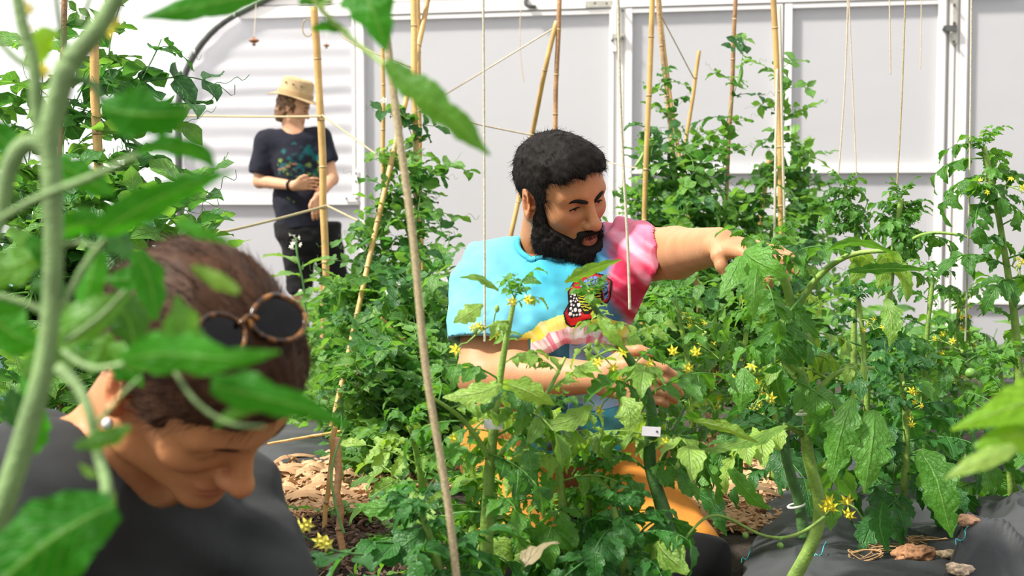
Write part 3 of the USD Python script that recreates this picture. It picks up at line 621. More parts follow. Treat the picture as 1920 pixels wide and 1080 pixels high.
geo('body', mb.get(), M['skin'], man, smooth=True, col=np.vstack([colB, colH]))
for s in (-1, 1):
    m = trimesh.creation.icosphere(3, .0125 * hk); m.apply_translation(HM.w(.0712 * hk, s * .032 * hk, 0)); geo('eye', m, M['eye_white'], man, smooth=True)
    m = trimesh.creation.icosphere(2, .0062 * hk); m.apply_translation(HM.w(.0785 * hk, (s * .032 + .001) * hk, -.0022 * hk)); geo('iris', m, M['iris'], man, smooth=True)
# hair, brows, beard
def m_hair(p):
    q = HM.to(p) / F32(hk)
    sk = smin(s_ell(q, (-.012, 0, .036), (.098, .077, .086)), s_ell(q, (.030, 0, .032), (.060, .064, .066)), .03)
    top = np.clip((q[:, 2] - .0) / .09, 0, 1)
    nz = meshkit.fbm(np.stack([q[:, 0] * 55, q[:, 1] * 55, q[:, 2] * 45], -1), 3, 3).astype(F32) - .5
    d = sk - (.003 + .007 * top + .008 * np.clip(q[:, 0] / .07, 0, 1) * top) - nz * .010
    d = smax(d, -smax(s_plane(q, (.066, 0, 0), (-1, 0, .06)), smax(s_plane(q, (0, 0, .067), (-.12, 0, 1)), s_plane(q, (0, 0, -.3), (0, 0, -1)), .0), .006) * 1.0 if False else d, .0) if False else d
    front = smax(-s_plane(q, (.041, 0, 0), (1, 0, .16)), s_plane(q, (.05, 0, .053), (-.30, 0, 1)), .012) + nz * .022       # the face's opening
    d = smax(d, -front, .008)
    d = smax(d, -s_plane(q, (-.05, 0, -.042), (-.30, 0, 1)), .012)                                            # nape
    for s in (-1, 1): d = smax(d, -s_ell(q, (-.014, s * .086, -.014), (.029, .026, .043)), .006)                 # round the ear
    return d * F32(hk)
def m_beard(p):
    q = HM.to(p) / F32(hk); base = head_sdf(q, 1.0, 1.05, 1.1, 0, False, False)
    nz = meshkit.fbm(q * 130, 2, 7).astype(F32) - .5
    low = np.clip((-.045 - q[:, 2]) / .06, 0, 1)
    d = base - (.005 + .011 * low) - nz * .008
    # upper edge: from the sideburn by the ear down over the cheek to the mouth's corner, then the moustache
    cheek = s_plane(q, (.010, 0, -.030), (-.62 * -1, 0, 1.0))
    d = smax(d, cheek, .006)
    d2 = s_ell(q, (.090, 0, -.0585), (.013, .033, .0058)); d2 = smin(d2, s_cone(q, (.088, .022, -.064), (.080, .032, -.088), .007, .008), .008); d2 = smin(d2, s_cone(q, (.088, -.022, -.064), (.080, -.032, -.088), .007, .008), .008)
    d2 = smax(d2, base - .006 - nz * .006, .003)
    d = smin(d, d2, .006)
    sb = s_cone(q, (.014, -.073, .02), (.018, -.066, -.05), .014, .016); sb = smin(sb, s_cone(q, (.014, .073, .02), (.018, .066, -.05), .014, .016), 0); sb = smax(sb, base - .0045 - nz * .004, .002)
    d = smin(d, sb, .008)
    d = smax(d, -s_plane(q, (.004, 0, 0), (1, 0, -.2)), .01)
    d = smax(d, -s_ell(q, (.098, 0, -.0765), (.022, .025, .0102)), .004)                                        # the mouth
    return d * F32(hk)
v, f = mesh_sdf(m_hair, HM.c - .17, HM.c + .17, .0032); hair_p = geo('hair', (v, f), M['hair_dark'], man, smooth=True)
up = HM.R[:, 2]; p, n = surf_samples(v, f, 9000, 4, lambda c: (HM.to(c.astype(F32))[:, 2] > -.07).astype(float))
flow = np.cross(n, np.cross(unit(HM.R[:, 0] * .8 - HM.R[:, 2] * .35 - HM.R[:, 1] * .25), n)); strands('hair_strands', hair_p, p - n * .003, n * .14 + flow, .016, .0010, M['hair_dark'], 5, .22, grav=(0, 0, -.3))
v, f = mesh_sdf(m_beard, HM.c - .19, HM.c + .17, .0030); beard_p = geo('beard', (v, f), M['hair_dark'], man, smooth=True)
p, n = surf_samples(v, f, 11000, 6); dn = HM.R @ V(.2, 0, -1); strands('beard_strands', beard_p, p - n * .003, n * .45 + dn * .9, .0115, .0007, M['hair_dark'], 7, .4)
for s in (-1, 1):
    pts = HM.ws(np.array([(.0950, s * .009, .0090), (.0945, s * .022, .0140), (.0885, s * .036, .0175), (.077, s * .050, .0120)]) * hk)
    geo('eyebrow', tube(spline(pts, 10), np.array([.0034, .0042, .0045, .0045, .0044, .0041, .0037, .0031, .0023, .0012]) * hk, 7), M['hair_dark'], man, smooth=True)
    pts = HM.ws(np.array([(.0845, s * .0205, -.0015), (.0865, s * .032, .0006), (.080, s * .044, -.004)]) * hk)
    geo('eyelash', tube(spline(pts, 8), .0013 * hk, 5), M['hair_dark'], man, smooth=True)

# t-shirt
slL = shL * .30 + elL * .70; hemL = atm(1240, 485, 2.55); slR = atm(905, 640, 2.62)
dL, dR = unit(elL - shL), unit(elR - shR)
def m_folds(p):
    a = np.sin(p[:, 0] * 55 + p[:, 2] * 38 + 5 * s_noise(p, 9, 3)) * .0022; b = s_noise(p, 16, 5, 3) * .010
    q = (p - shL.astype(F32)); sl = np.sin((q @ np.asarray(unit(V(.8, -.3, .55)), F32)) * 120 + 7 * s_noise(p, 12, 8)) * .0035 * (q @ np.asarray(dL, F32) > -.05)
    w = np.clip((np.linalg.norm(p - nk.astype(F32), axis=1) - .10) / .07, 0, 1)
    return ((a + b) * 1.9 * w + sl).astype(F32)
def m_shirt_whole(p):
    d = m_torso(p) - .012
    d = smin(d, s_cone(p, shL + V(0, 0, -.005), elL + V(0, 0, -.012), .080, .064), .05); d = smin(d, s_cone(p, shR, slR + dR * .06, .080, .078), .05)
    d = smin(d, s_cone(p, nk + V(-.07, .015, -.035), nk + V(.06, .015, -.045), .060, .060), .05)
    d = smin(d, s_cone(p, nk + V(-.02, .03, .0), shR + V(0, 0, .01), .060, .072), .04)
    return d + m_folds(p)
def m_shirt(p):
    d = m_shirt_whole(p)
    nkf = unit(HM.w(-.02, 0, -.02) - (nk + V(0, .03, -.05)))
    d = smax(d, -(s_cone(p, nk + V(0.014, -.02, -.020), nk + nkf * .25 + V(0.02, -.02, 0), .073, .095)), .010)       # neck opening
    d = smax(d, np.where(p[:, 0] > shL[0] + .01, s_plane(p, hemL, (.917, -.10, -.40)), -1).astype(F32), .0)
    d = smax(d, np.where((p[:, 0] < shR[0] + .075) , s_plane(p, slR, (-.05, -.25, -1)), -1).astype(F32), .0)
    d = smax(d, -s_cone(p, slL - dL * .03, slL + dL * .1, .050, .056), .004); d = smax(d, -s_cone(p, slR - dR * .03, slR + dR * .1, .056, .074), .004)
    return smax(d, s_plane(p, atm(1040, 862, 2.6), (0, -.1, -1)), .01)
v, f = mesh_sdf(m_shirt, sp[[0, 1, 6]].min(0) - .22, np.maximum(sp[[0, 1, 6]].max(0), slL) + .2, .0050)
def tie_dye(v):
    n1 = meshkit.fbm(v * 9, 4, 21); n2 = meshkit.fbm(v * V(26, 26, 10), 3, 22); c = np.tile(V(.050, .375, .51), (len(v), 1))
    c = c * (1 - .0) ; pale = np.clip((n1 - .45) * 3, 0, 1)[:, None] * .45; c = c * (1 - pale) + V(.20, .56, .70) * pale
    sl = np.clip(((shR[0] + .10) - v[:, 0]) / .10, 0, 1)[:, None] * .55; c = c * (1 - sl) + V(.27, .58, .74) * sl           # paler right sleeve
    edge = np.asarray(shL) + V(-.045, 0, 0); w = (v - edge) @ unit(V(1, 0, .22)) + (n1 - .5) * .08
    t = np.clip(w / .018, 0, 1)[:, None]; stripe = np.exp(-((w + .004) / .016) ** 2)[:, None] * .65
    c = c * (1 - stripe) + V(.09, .12, .36) * stripe
    ang = (v - shL) @ unit(V(.55, 0, .83)); streak = np.clip((meshkit.fbm(np.stack([ang * 46, (v - shL) @ V(.83, 0, -.55) * 7, v[:, 1] * 5], -1), 3, 23) - .47) * 5, 0, 1)[:, None]
    red = V(.66, .035, .105) * (1 - streak * .75) + V(.86, .48, .60) * streak * .75
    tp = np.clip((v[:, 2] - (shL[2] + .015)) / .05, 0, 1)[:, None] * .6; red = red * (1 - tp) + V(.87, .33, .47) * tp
    return c * (1 - t) + red * t
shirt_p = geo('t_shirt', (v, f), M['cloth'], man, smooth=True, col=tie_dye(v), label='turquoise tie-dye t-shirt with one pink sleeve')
# ribbed collar
nkf = unit(HM.w(-.02, 0, -.02) - (nk + V(0, .03, -.05))); e1 = unit(np.cross(nkf, V(0, 1, .2))); e2 = np.cross(nkf, e1); aa = np.linspace(0, 2 * np.pi, 73)
Q = (nk + V(.012, -.02, -.01) + .085 * (np.cos(aa)[:, None] * e1 + np.sin(aa)[:, None] * e2)).astype(F32)
def proj(f, Q):
    e = .002; d0 = f(Q); g = np.stack([f(Q + np.array(o, F32) * e) - d0 for o in ((1, 0, 0), (0, 1, 0), (0, 0, 1))], 1) / e
    return Q - (d0 / np.maximum((g * g).sum(1), .3))[:, None] * g * .7
for _ in range(14): Q = proj(lambda p: s_cone(p, nk + V(0.014, -.02, -.020), nk + nkf * .25 + V(0.02, -.02, 0), .073, .095), Q); Q = proj(m_shirt_whole, Q)
geo('collar', tube(Q[:-1][np.r_[0:72, 0]], .0062, 8, False), M['cloth'], shirt_p, smooth=True, col=np.tile((.06, .40, .54), (73 * 8, 1)), label='ribbed turquoise collar')
# printed front: a fine skin of the shirt that follows its surface
c0 = atm(1075, 640, 2.56); ex, ez = unit(V(1, .10, 0)), unit(V(0, -.10, 1)); nr = unit(np.cross(ex, ez)); nr = nr if nr[1] < 0 else -nr
NU, NV = 230, 240; ua, va = np.meshgrid(np.linspace(-.150, .130, NU), np.linspace(-.150, .165, NV)); g = c0 + ua[..., None] * ex + va[..., None] * ez
P = (g + nr * .25).reshape(-1, 3).astype(F32); tt = np.zeros(len(P), F32)
for _ in range(26): tt += np.clip(m_shirt(P - nr.astype(F32) * tt[:, None]), -.02, .05) * .8
S = P - nr.astype(F32) * (tt[:, None] - .0016); ok = (np.abs(tt - .25) < .2)
# draw the print in the photo's own proportions: (x, y) in metres on the chest, taken at 1 px = 0.96 mm about pixel (1075, 640)
X, Y = ua.ravel(), va.ravel(); k = .00104
def px2(pts): return Polygon([((a - 1075) * k, (640 - b) * k) for a, b in pts])
def inside_(poly): return shapely.contains_xy(poly, X, Y)
from scipy.ndimage import gaussian_filter
col = np.zeros((len(X), 3)); on = np.zeros(len(X), bool)
n1 = meshkit.fbm(np.stack([X * 60, Y * 60, 0 * X], -1), 3, 31); nst = meshkit.fbm(np.stack([np.arctan2(Y + .099, X - .01) * 12, np.hypot(X - .01, Y + .099) * 12, 0 * X], -1), 3, 33)
rad = np.hypot(X - 10 * k, Y - (640 - 735) * k) + (n1 - .5) * .012     # rings about a centre low on the belly
th_ = Y > -.145
R_in, R_mid, R_out = 95 * k, 127 * k, 152 * k
m = (rad < R_out) & (Y > (640 - 780) * k); on |= m; col[m] = (.86, .74, .10); yel = np.clip((nst - .45) * 4, 0, 1)[:, None]; col[m] = (col * (1 - yel * .55) + V(.92, .88, .60) * yel * .55)[m]
m = (rad < R_mid) & (Y > (640 - 780) * k); pk = np.clip((nst - .42) * 5, 0, 1)[:, None]; col[m] = ((1 - pk) * V(.90, .83, .80) + pk * V(.78, .22, .32))[m]
m = (rad < R_in + .012) & (rad > R_in) & (Y > (640 - 780) * k); col[m] = (col * .5 + V(.74, .07, .10) * .5)[m]
m = (rad < R_in) & (Y > (640 - 780) * k); col[m] = (.045, .135, .19)
m2 = m & (X > (1066 - 1075) * k); col[m2] = (.34, .47, .66)
blot = m2 & (n1 > .60); col[blot] = (.10, .25, .40)
# emblem: a beaked head in a black outline, red below, blue above
emb = px2([(1060, 600), (1056, 582), (1066, 566), (1066, 545), (1078, 530), (1098, 516), (1112, 512), (1132, 516), (1144, 524), (1144, 556), (1138, 566), (1120, 566), (1118, 590), (1108, 593), (1090, 596), (1080, 604), (1068, 606)])
m = inside_(emb.buffer(.0035)); on |= m; col[m] = (.012, .010, .012); m = inside_(emb); col[m] = (.40, .012, .018)
blu = px2([(1086, 536), (1100, 520), (1116, 516), (1142, 526), (1142, 556), (1134, 562), (1130, 540), (1112, 530), (1094, 536)]); m = inside_(blu); col[m] = (.16, .25, .52); e = np.abs(np.sin(X * 330 + 9 * n1) * np.sin(Y * 300 + 7 * n1)); m &= e < .22; col[m] = (.01, .012, .03)
blk = px2([(1078, 548), (1094, 534), (1112, 530), (1128, 538), (1132, 560), (1122, 566), (1104, 584), (1096, 590), (1088, 578), (1076, 562)]); m = inside_(blk); col[m] = (.010, .010, .010)
yl = blk.buffer(-.004); m = inside_(yl) & (np.sin(rad * 900 + 5 * n1) > .45); col[m] = (.62, .58, .03)
rb = px2([(1060, 592), (1072, 586), (1100, 586), (1108, 592), (1090, 597), (1080, 605), (1066, 605)]); m = inside_(rb); col[m] = (.62, .018, .014)
Rr = np.random.default_rng(9); dots = px2([(1063, 580), (1070, 546), (1076, 544), (1084, 566), (1086, 588), (1068, 590)]); placed = []
for _ in range(900):
    a, b = Rr.uniform(-.02, .02) + (1074 - 1075) * k, Rr.uniform(-.03, .03) + (640 - 568) * k; r = Rr.choice([.0016, .0024, .0036])
    if dots.contains(Point(a, b)) and all(math.hypot(a - x, b - y) > r + q + .0008 for x, y, q in placed): placed.append((a, b, r))
m = inside_(dots.buffer(.002)); col[m] = (.015, .012, .014)
for a, b, r in placed: m = np.hypot(X - a, Y - b) < r; col[m] = (.82, .76, .74)
# white lettering fragments at the right of the yellow band
for i_, (a, b) in enumerate([(1104, 616), (1112, 613), (1120, 611), (1128, 611), (1136, 613)]):
    m = inside_(px2([(a, b), (a + 2.2, b - .5), (a + 3.5, b + 12), (a + 1.2, b + 12.5)])) | inside_(px2([(a, b + 4), (a + 6, b + 2), (a + 6, b + 4), (a, b + 6)])); on |= m; col[m] = (.85, .88, .88)
i, j = np.meshgrid(np.arange(NV - 1), np.arange(NU - 1), indexing='ij'); q = np.stack([i * NU + j, i * NU + j + 1, (i + 1) * NU + j + 1, (i + 1) * NU + j], -1).reshape(-1, 4)
q = q[(on & ok)[q].all(1)]; used = np.unique(q); mp = np.full(len(X), -1); mp[used] = np.arange(len(used))
geo('shirt_print', (S[used], mp[q]), M['cloth'], shirt_p, smooth=True, col=col[used], label='red, black and blue emblem over a yellow, pink and navy dyed ring')
# trousers
def m_pants(p):
    d = s_cone(p, hpL, hpR, .135, .135)
    d = smin(d, s_cone(p, hpL, knL, .105, .074), .04); d = smin(d, s_cone(p, hpR, knR, .105, .074), .04)
    d = smin(d, s_cone(p, knL, ftL, .074, .055), .02); d = smin(d, s_cone(p, knR, ftR, .074, .055), .02)
    return smax(d + s_noise(p, 14, 41, 3) * .014 + np.sin((p[:, 0] + p[:, 2]) * 70 + 6 * s_noise(p, 8, 43)).astype(F32) * .003, s_plane(p, hip + V(0, 0, .06), (0, 0, 1)), .01)
a = np.stack([hpL, hpR, knL, knR, ftL, ftR]); v, f = mesh_sdf(m_pants, a.min(0) - .16, a.max(0) + .16, .0075)
geo('trousers', (v, f), M['cloth'], man, smooth=True, col=np.tile((.56, .215, .028), (len(v), 1)), label='orange work trousers')
for kn, hp_ in ((knL, hpL), (knR, hpR)):
    dd = unit(hp_ - kn)
    v, f = mesh_sdf(lambda p: smax(np.minimum(s_cone(p, kn, kn + dd * .2, .092, .100), s_cone(p, kn, kn + V(0, .2, 0), .090, .08)), s_plane(p, kn + V(0, .05, 0) + dd * .05, (.1, .4, 1)), .012), kn - .2, kn + .2, .0075)
    geo('knee_pad', (v, f), M['cloth'], man, smooth=True, col=np.tile((.008, .008, .009), (len(v), 1)), label='black knee pad')
for ft in (ftL, ftR):
    v, f = mesh_sdf(lambda p: smax(smin(s_cone(p, ft, ft + V(0, .06, -.01), .055, .05), s_cone(p, ft + V(0, .05, .0), ft + V(0, .10, -.12), .042, .035), .03), -s_plane(p, V(0, 0, .285), (0, 0, 1)), .004), ft - .2, ft + .25, .009)
    geo('boot', (v, f), M['cloth'], man, smooth=True, col=np.tile((.02, .017, .015), (len(v), 1)))
# waist pouch
v, f = mesh_sdf(lambda p: s_cone(p, atm(1032, 822, 2.52), atm(1072, 818, 2.51), .024, .024), atm(1055, 820, 2.52) - .12, atm(1055, 820, 2.52) + .12, .005)
geo('waist_pouch', (v, f), M['cloth'], man, smooth=True, col=np.tile((.05, .07, .10), (len(v), 1)), label='dark slate pouch at the waist')
# ------------------------------------------------------------------ the woman bending over in the foreground
wom = thing('person', 'person with brown tied-back hair and dark grey top bending down in the left foreground', 'person', at(300, 1100, 1.5) * V(1, 1, 0) + V(0, 0, .28))
HW = Frame(at(371, 697, 1.36), (.54, -.30, -.77), (.52, -.64, .42)); wk = 1.0
nW = at(150, 850, 1.50); aR, aL = at(60, 900, 1.40), at(440, 925, 1.62)
cW, bW, pW = at(180, 1060, 1.58), at(130, 1330, 1.74), V(-.64, 1.92, .46)
eR, eL = V(-.52, 1.20, .42), at(515, 1120, 1.50); gR, gL = V(-.38, 1.02, .31), at(560, 1330, 1.40)
def w_neck(p): return s_cone(p, nW + V(.02, 0, -.03), HW.w(-.030, 0, -.045), .062, .052)
def w_head(p): return smin(head_sdf(HW.to(p), wk, .98, 1.16, 0), w_neck(p), .03)
def w_torso(p):
    d = s_cone(p, nW + V(.05, 0, -.09), cW, .090, .092); d = smin(d, s_cone(p, aR + V(.04, 0, -.02), aL + V(-.04, 0, -.02), .060, .054), .05)
    d = smin(d, s_cone(p, cW, bW, .098, .115), .06); return smin(d, s_cone(p, bW, pW, .115, .15), .08)
def w_arm(p, g): return s_bones(p, [(aR, eR, .056 + g, .044 + g, .03), (eR, gR, .043 + g, .030 + g, .02), (aL, eL, .047 + g, .040 + g, .03), (eL, gL, .040 + g, .028 + g, .02)])
def hand_of(wr, d, side, down):
    d = unit(d); s = unit(side); a, b = wr + d * .08 + s * .028, wr + d * .07 - s * .03; fs = [curl(a * (1 - t) + b * t, d + s * (.08 - .2 * t), down, (.040, .026, .020), (.3, .4, .3)) for t in (0, .33, .67, 1)]
    th = [wr + d * .02 + s * .024, wr + d * .042 + s * .044, wr + d * .066 + s * .052, wr + d * .086 + s * .050]
    return hand_chains(wr, a, b, fs, th, .0083)
hWL, hWR = hand_of(gL, (-.2, -.3, -.6), (-.8, -.3, .3), (-.5, .2, -.6)), hand_of(gR, (.5, -.5, -.2), (.3, .8, .2), (.2, .2, -.9))
v1, f1 = mesh_sdf(w_head, HW.c - .19, HW.c + .17, .0034)
sp_ = np.stack([aR, aL, eR, eL, gR, gL, pW, nW, V(0, 0, .2) * 0 + bW]); v2, f2 = mesh_sdf(lambda p: s_bones(p, hWR, s_bones(p, hWL, smin(smin(w_torso(p) + .012, w_neck(p), .05), w_arm(p, 0), .04))), sp_.min(0) - .2, sp_.max(0) + .17, .008)
SW = (.56, .255, .105)
c1 = face_cols(v1, HW, wk, SW, (.47, .15, .09), (.58, .22, .11))
mb = MB(); mb.add(v2, f2); mb.add(v1, f1); geo('body', mb.get(), M['skin'], wom, smooth=True, col=np.vstack([np.tile(SW, (len(v2), 1)), c1]))
for s in (-1, 1):
    m = trimesh.creation.icosphere(2, .0122); m.apply_translation(HW.w(.0710, s * .032, 0)); geo('eye', m, M['eye_white'], wom, smooth=True)
    pts = HW.ws(np.array([(.0925, s * .012, .0165), (.0935, s * .022, .0215), (.088, s * .036, .0235), (.077, s * .050, .0165)])); geo('eyebrow', tube(spline(pts, 10), .0032, 7), M['hair_brown'], wom, smooth=True)
def w_hair(p):
    q = HW.to(p); sk = smin(s_ell(q, (-.012, 0, .036), (.098, .077, .086)), s_ell(q, (.030, 0, .032), (.060, .064, .066)), .03)
    gz = meshkit.fbm(np.stack([q[:, 1] * 90, q[:, 2] * 26, q[:, 0] * 22], -1), 2, 3).astype(F32) - .5
    d = sk - .006 - gz * .009
    front = smax(-s_plane(q, (.044, 0, 0), (1, 0, -.10)), s_plane(q, (.05, 0, .042), (-.35, 0, 1)), .014)
    d = smax(d, -front, .008); d = smax(d, -s_plane(q, (-.05, 0, -.052), (-.55, 0, 1)), .012)
    for s in (-1, 1): d = smax(d, -s_ell(q, (-.010, s * .084, -.018), (.024, .022, .036)), .006)
    bun = s_ell(q, (-.108, 0, -.035), (.034, .046, .040)) - gz * .012
    return smin(d, bun, .014)
v, f = mesh_sdf(w_hair, HW.c - .2, HW.c + .18, .0038); hp_ = geo('hair', (v, f), M['hair_brown'], wom, smooth=True, label='brown hair pulled back into a bun')
p, n = surf_samples(v, f, 9000, 12); bk = HW.ws(np.array([(-.115, 0, -.02)]))[0]; flow = bk - p; flow -= n * (flow * n).sum(1, keepdims=True); flow /= np.linalg.norm(flow, axis=1, keepdims=True) + 1e-6
strands('hair_strands', hp_, p - n * .002, flow + n * .06, .034, .0009, M['hair_brown'], 13, .12)
m = trimesh.creation.icosphere(2, .0055); m.apply_translation(HW.w(.001, -.0845, -.0455)); geo('earring', m, M['label'], wom, smooth=True, label='white pearl ear stud')
def w_shirt(p):
    d = smin(w_torso(p) - .012, w_arm(p, .007), .022); d = smin(d, s_cone(p, nW + V(-.05, .0, -.02), nW + V(.08, 0, -.10), .062, .062), .05)
    st = np.sin((p[:, 0] * .5 + p[:, 1] * .3 + p[:, 2]) * 95 + 6 * s_noise(p, 9, 4)).astype(F32) * .003
    d = d + st + s_noise(p, 14, 6, 3) * .012
    d = smax(d, -s_cone(p, nW + V(.035, -.03, -.03), HW.w(-.01, 0, -.12), .068, .075), .01)
    d = smax(d, np.where(np.linalg.norm(p - gL.astype(F32), axis=1) < .2, s_plane(p, gL * .85 + eL * .15, gL - eL), -1).astype(F32), 0); d = smax(d, np.where(np.linalg.norm(p - gR.astype(F32), axis=1) < .15, s_plane(p, gR * .85 + eR * .15, gR - eR), -1).astype(F32), 0)
    return smax(d, s_plane(p, pW + V(0, 0, -.02), (0, .6, -1)), .01)
v, f = mesh_sdf(w_shirt, sp_.min(0) - .22, sp_.max(0) + .19, .0062); geo('top', (v, f), M['cloth'], wom, smooth=True, col=np.tile((.033, .036, .037), (len(v), 1)), label='charcoal grey long-sleeved top')
kR, kL = V(-.74, 1.58, .36), V(-.50, 1.66, .36); tR, tL = V(-.78, 2.0, .34), V(-.56, 2.05, .34)
v, f = mesh_sdf(lambda p: smin(smin(s_cone(p, pW + V(-.08, 0, 0), kR, .11, .075), s_cone(p, pW + V(.08, 0, 0), kL, .11, .075), .05), smin(s_cone(p, kR, tR, .07, .05), s_cone(p, kL, tL, .07, .05), 0), .02), (-1.0, 1.4, .2), (-.2, 2.35, .75), .012)
geo('trousers', (v, f), M['cloth'], wom, smooth=True, col=np.tile((.03, .035, .045), (len(v), 1)))
# sunglasses pushed up on her hair
gl = thing('sunglasses', 'tortoiseshell sunglasses with dark lenses pushed up on the brown hair', 'sunglasses', HW.w(.02, 0, .13))
tort = mat('tortoiseshell', {'tc': ('texture_coordinate', {}), 'n': ('noise_texture', {'scale': 90.0, 'detail': 2.0}), 'r': ('rgb_ramp', {'ramp': [(.42, (.022, .010, .005)), (.70, (.36, .15, .035))]}), 'p': ('principled_bsdf', {'roughness': .2})}, [('tc.object', 'n.vector'), ('n.fac', 'r.fac'), ('r.color', 'p.base_color')])
lens_m = mat('dark_lens', {'p': ('principled_bsdf', {'base_color': (.006, .005, .006), 'roughness': .08, 'specular_ior_level': .25})}, [])
GF = Frame(HW.w(.028, -.010, .128), HW.R @ V(.25, 0, .97), HW.R @ V(-.97, 0, .25))        # lens plane: x out of the lens, z towards the back of the head
for s in (-1, 1):
    a = np.linspace(0, 2 * np.pi, 33)[:-1]; rx = .026 + .002 * np.cos(2 * a); e = np.stack([0 * a - .004 * np.abs(np.cos(a)), s * .033 + rx * np.cos(a), .022 * np.sin(a) - .002 * np.cos(a) * s], 1)
    w = GF.ws(e); geo('rim', tube(np.vstack([w, w[:1]]), .0027, 8), tort, gl, smooth=True)
    c = GF.w(.0015, s * .033, 0); v = np.vstack([w, [c]]); v = np.vstack([v, v - GF.R[:, 0] * .002]); k = len(a); i = np.arange(k)
    f = np.vstack([np.stack([i, (i + 1) % k, np.full(k, k)], 1), np.stack([(i + 1) % k + k + 1, i + k + 1, np.full(k, 2 * k + 1)], 1)]); geo('lens', (v, f), lens_m, gl, smooth=True)
    geo('temple', tube(spline([GF.w(-.004, s * .060, .008), GF.w(-.03, s * .074, .012), GF.w(-.075, s * .078, .016), GF.w(-.115, s * .076, .03)], 12), .0025, 7), tort, gl, smooth=True)
geo('bridge', tube(spline([GF.w(0, -.010, .006), GF.w(.003, 0, .010), GF.w(0, .010, .006)], 8), .0026, 8), tort, gl, smooth=True)

# ------------------------------------------------------------------ the person in the hat by the end wall
st = thing('person', 'person standing by the white end wall in tan hat, navy t-shirt and black trousers', 'person', V(at(575, 670, 9.2)[0], 9.2, 0))
sa = lambda px, py, d=0.0: at(px, py, 9.2 + d)
HS = Frame(sa(551, 200), (.88, -.10, -.30), (.05, -.05, 1)); skk = 1.0
nS, S1, S2 = sa(552, 243), sa(497, 262), sa(602, 258, .02)
ch, wa, hi_ = sa(552, 300), sa(562, 385), sa(578, 440)
E1_, W1_ = sa(487, 340, -.02), sa(552, 348, -.26); E2_, W2_ = sa(622, 335, -.04), sa(598, 366, -.24)
hipa, hipb = sa(558, 440), sa(606, 440, .05); ka, kb = sa(562, 532, -.03), sa(628, 515, .10); fa, fb = sa(556, 655, .02), sa(640, 650, .10)
def s_torso(p):
    d = s_cone(p, S1 + V(.06, 0, -.02), S2 + V(-.06, 0, -.02), .075, .075); d = smin(d, s_cone(p, ch, wa, .135, .125), .08); return smin(d, s_cone(p, wa, hi_, .125, .14), .06)
h1 = hand_of(W1_, (.9, -.05, .15), (.0, -.3, .9), (.3, .9, -.3)); h2 = hand_of(W2_, (-.10, -.15, -.9), (-.8, -.5, .0), (.2, .9, 0))
def s_skin(p):
    d = smin(s_torso(p) + .01, s_cone(p, nS + V(0, 0, -.03), HS.w(-.03, 0, -.05), .062, .055), .05)
    d = smin(d, s_bones(p, [(S1, E1_, .052, .042, .02), (E1_, W1_, .042, .029, .02), (S2, E2_, .052, .042, .02), (E2_, W2_, .042, .029, .02)]), .03)
    d = smin(d, s_bones(p, [(hipa, ka, .08, .058, .02), (ka, fa, .055, .036, .02), (hipb, kb, .08, .058, .02), (kb, fb, .055, .036, .02)]), .03)
    d = s_bones(p, h2, s_bones(p, h1, d)); return smin(d, head_sdf(HS.to(p), skk, .97, 1.0, 0, True, False), .02)
al = np.stack([S1, S2, E1_, E2_, W1_, W2_, fa, fb, HS.c]); v, f = mesh_sdf(s_skin, al.min(0) - .2, al.max(0) + .2, .0085)
SS = (.66, .36, .215); geo('body', (v, f), M['skin'], st, smooth=True, col=face_cols(v, HS, skk, SS, (.48, .18, .13), (.60, .26, .16)))
for s in (-1, 1):
    geo('eyebrow', tube(spline(HS.ws(np.array([(.094, s * .012, .0165), (.094, s * .026, .022), (.078, s * .050, .0165)])), 8), .0035, 6), M['hair_brown'], st, smooth=True)
    m = trimesh.creation.icosphere(2, .006); m.apply_translation(HS.w(.083, s * .032, -.002)); geo('eye', m, M['iris'], st, smooth=True)
v, f = mesh_sdf(lambda p: smax(smin(s_ell(HS.to(p), (-.020, 0, .02), (.100, .086, .085)), s_ell(HS.to(p), (-.055, 0, -.065), (.052, .075, .060)), .05) + s_noise(p, 45, 3, 2) * .022, s_plane(HS.to(p), (.035, 0, 0), (1, 0, .25)), .01), HS.c - .2, HS.c + .2, .007)
geo('hair', (v, f), plain('light_brown_hair', (.17, .085, .035), .5, .5, 70), st, smooth=True)
def s_shirt(p):
    d = smin(smin(smin(s_torso(p) - .012, s_cone(p, S1, E1_, .068, .082), .04), s_cone(p, S2, E2_, .068, .082), .04), s_cone(p, wa, sa(574, 440), .145, .160), .08) + s_noise(p, 10, 8, 3) * .022
    d = smax(d, -s_cone(p, nS + V(0, -.02, .005), nS + V(.01, -.03, .1), .062, .07), .008)
    d = smax(d, np.where(p[:, 0] < S1[0] + .03, s_plane(p, sa(478, 326), (-.25, -.15, -1)), -1).astype(F32), 0); d = smax(d, np.where(p[:, 0] > S2[0] + .03, s_plane(p, sa(622, 306), (.55, -.15, -1)), -1).astype(F32), 0)
    return smax(d, s_plane(p, sa(570, 426), (.1, 0, -1)), .004)
v, f = mesh_sdf(s_shirt, al.min(0) - .25, al.max(0) + .25, .0085)
qx = (v[:, 0] - sa(563, 0)[0]) / .00345; qz = (v[:, 2] - sa(0, 310)[2]) / .00345        # print: a tangle of teal leaves and stems, drawn on the chest
n1 = meshkit.fbm(v * V(20, 8, 20), 3, 51); n2 = meshkit.fbm(v * V(34, 8, 34), 2, 52); area = np.clip(1.25 - np.hypot(qx / 42, qz / 42), 0, 1) * (v[:, 1] < ch[1]); small = np.clip(1.2 - np.hypot((qx + 10) / 13, (qz + 62) / 11), 0, 1) * (v[:, 1] < ch[1]); area = np.maximum(area, small)
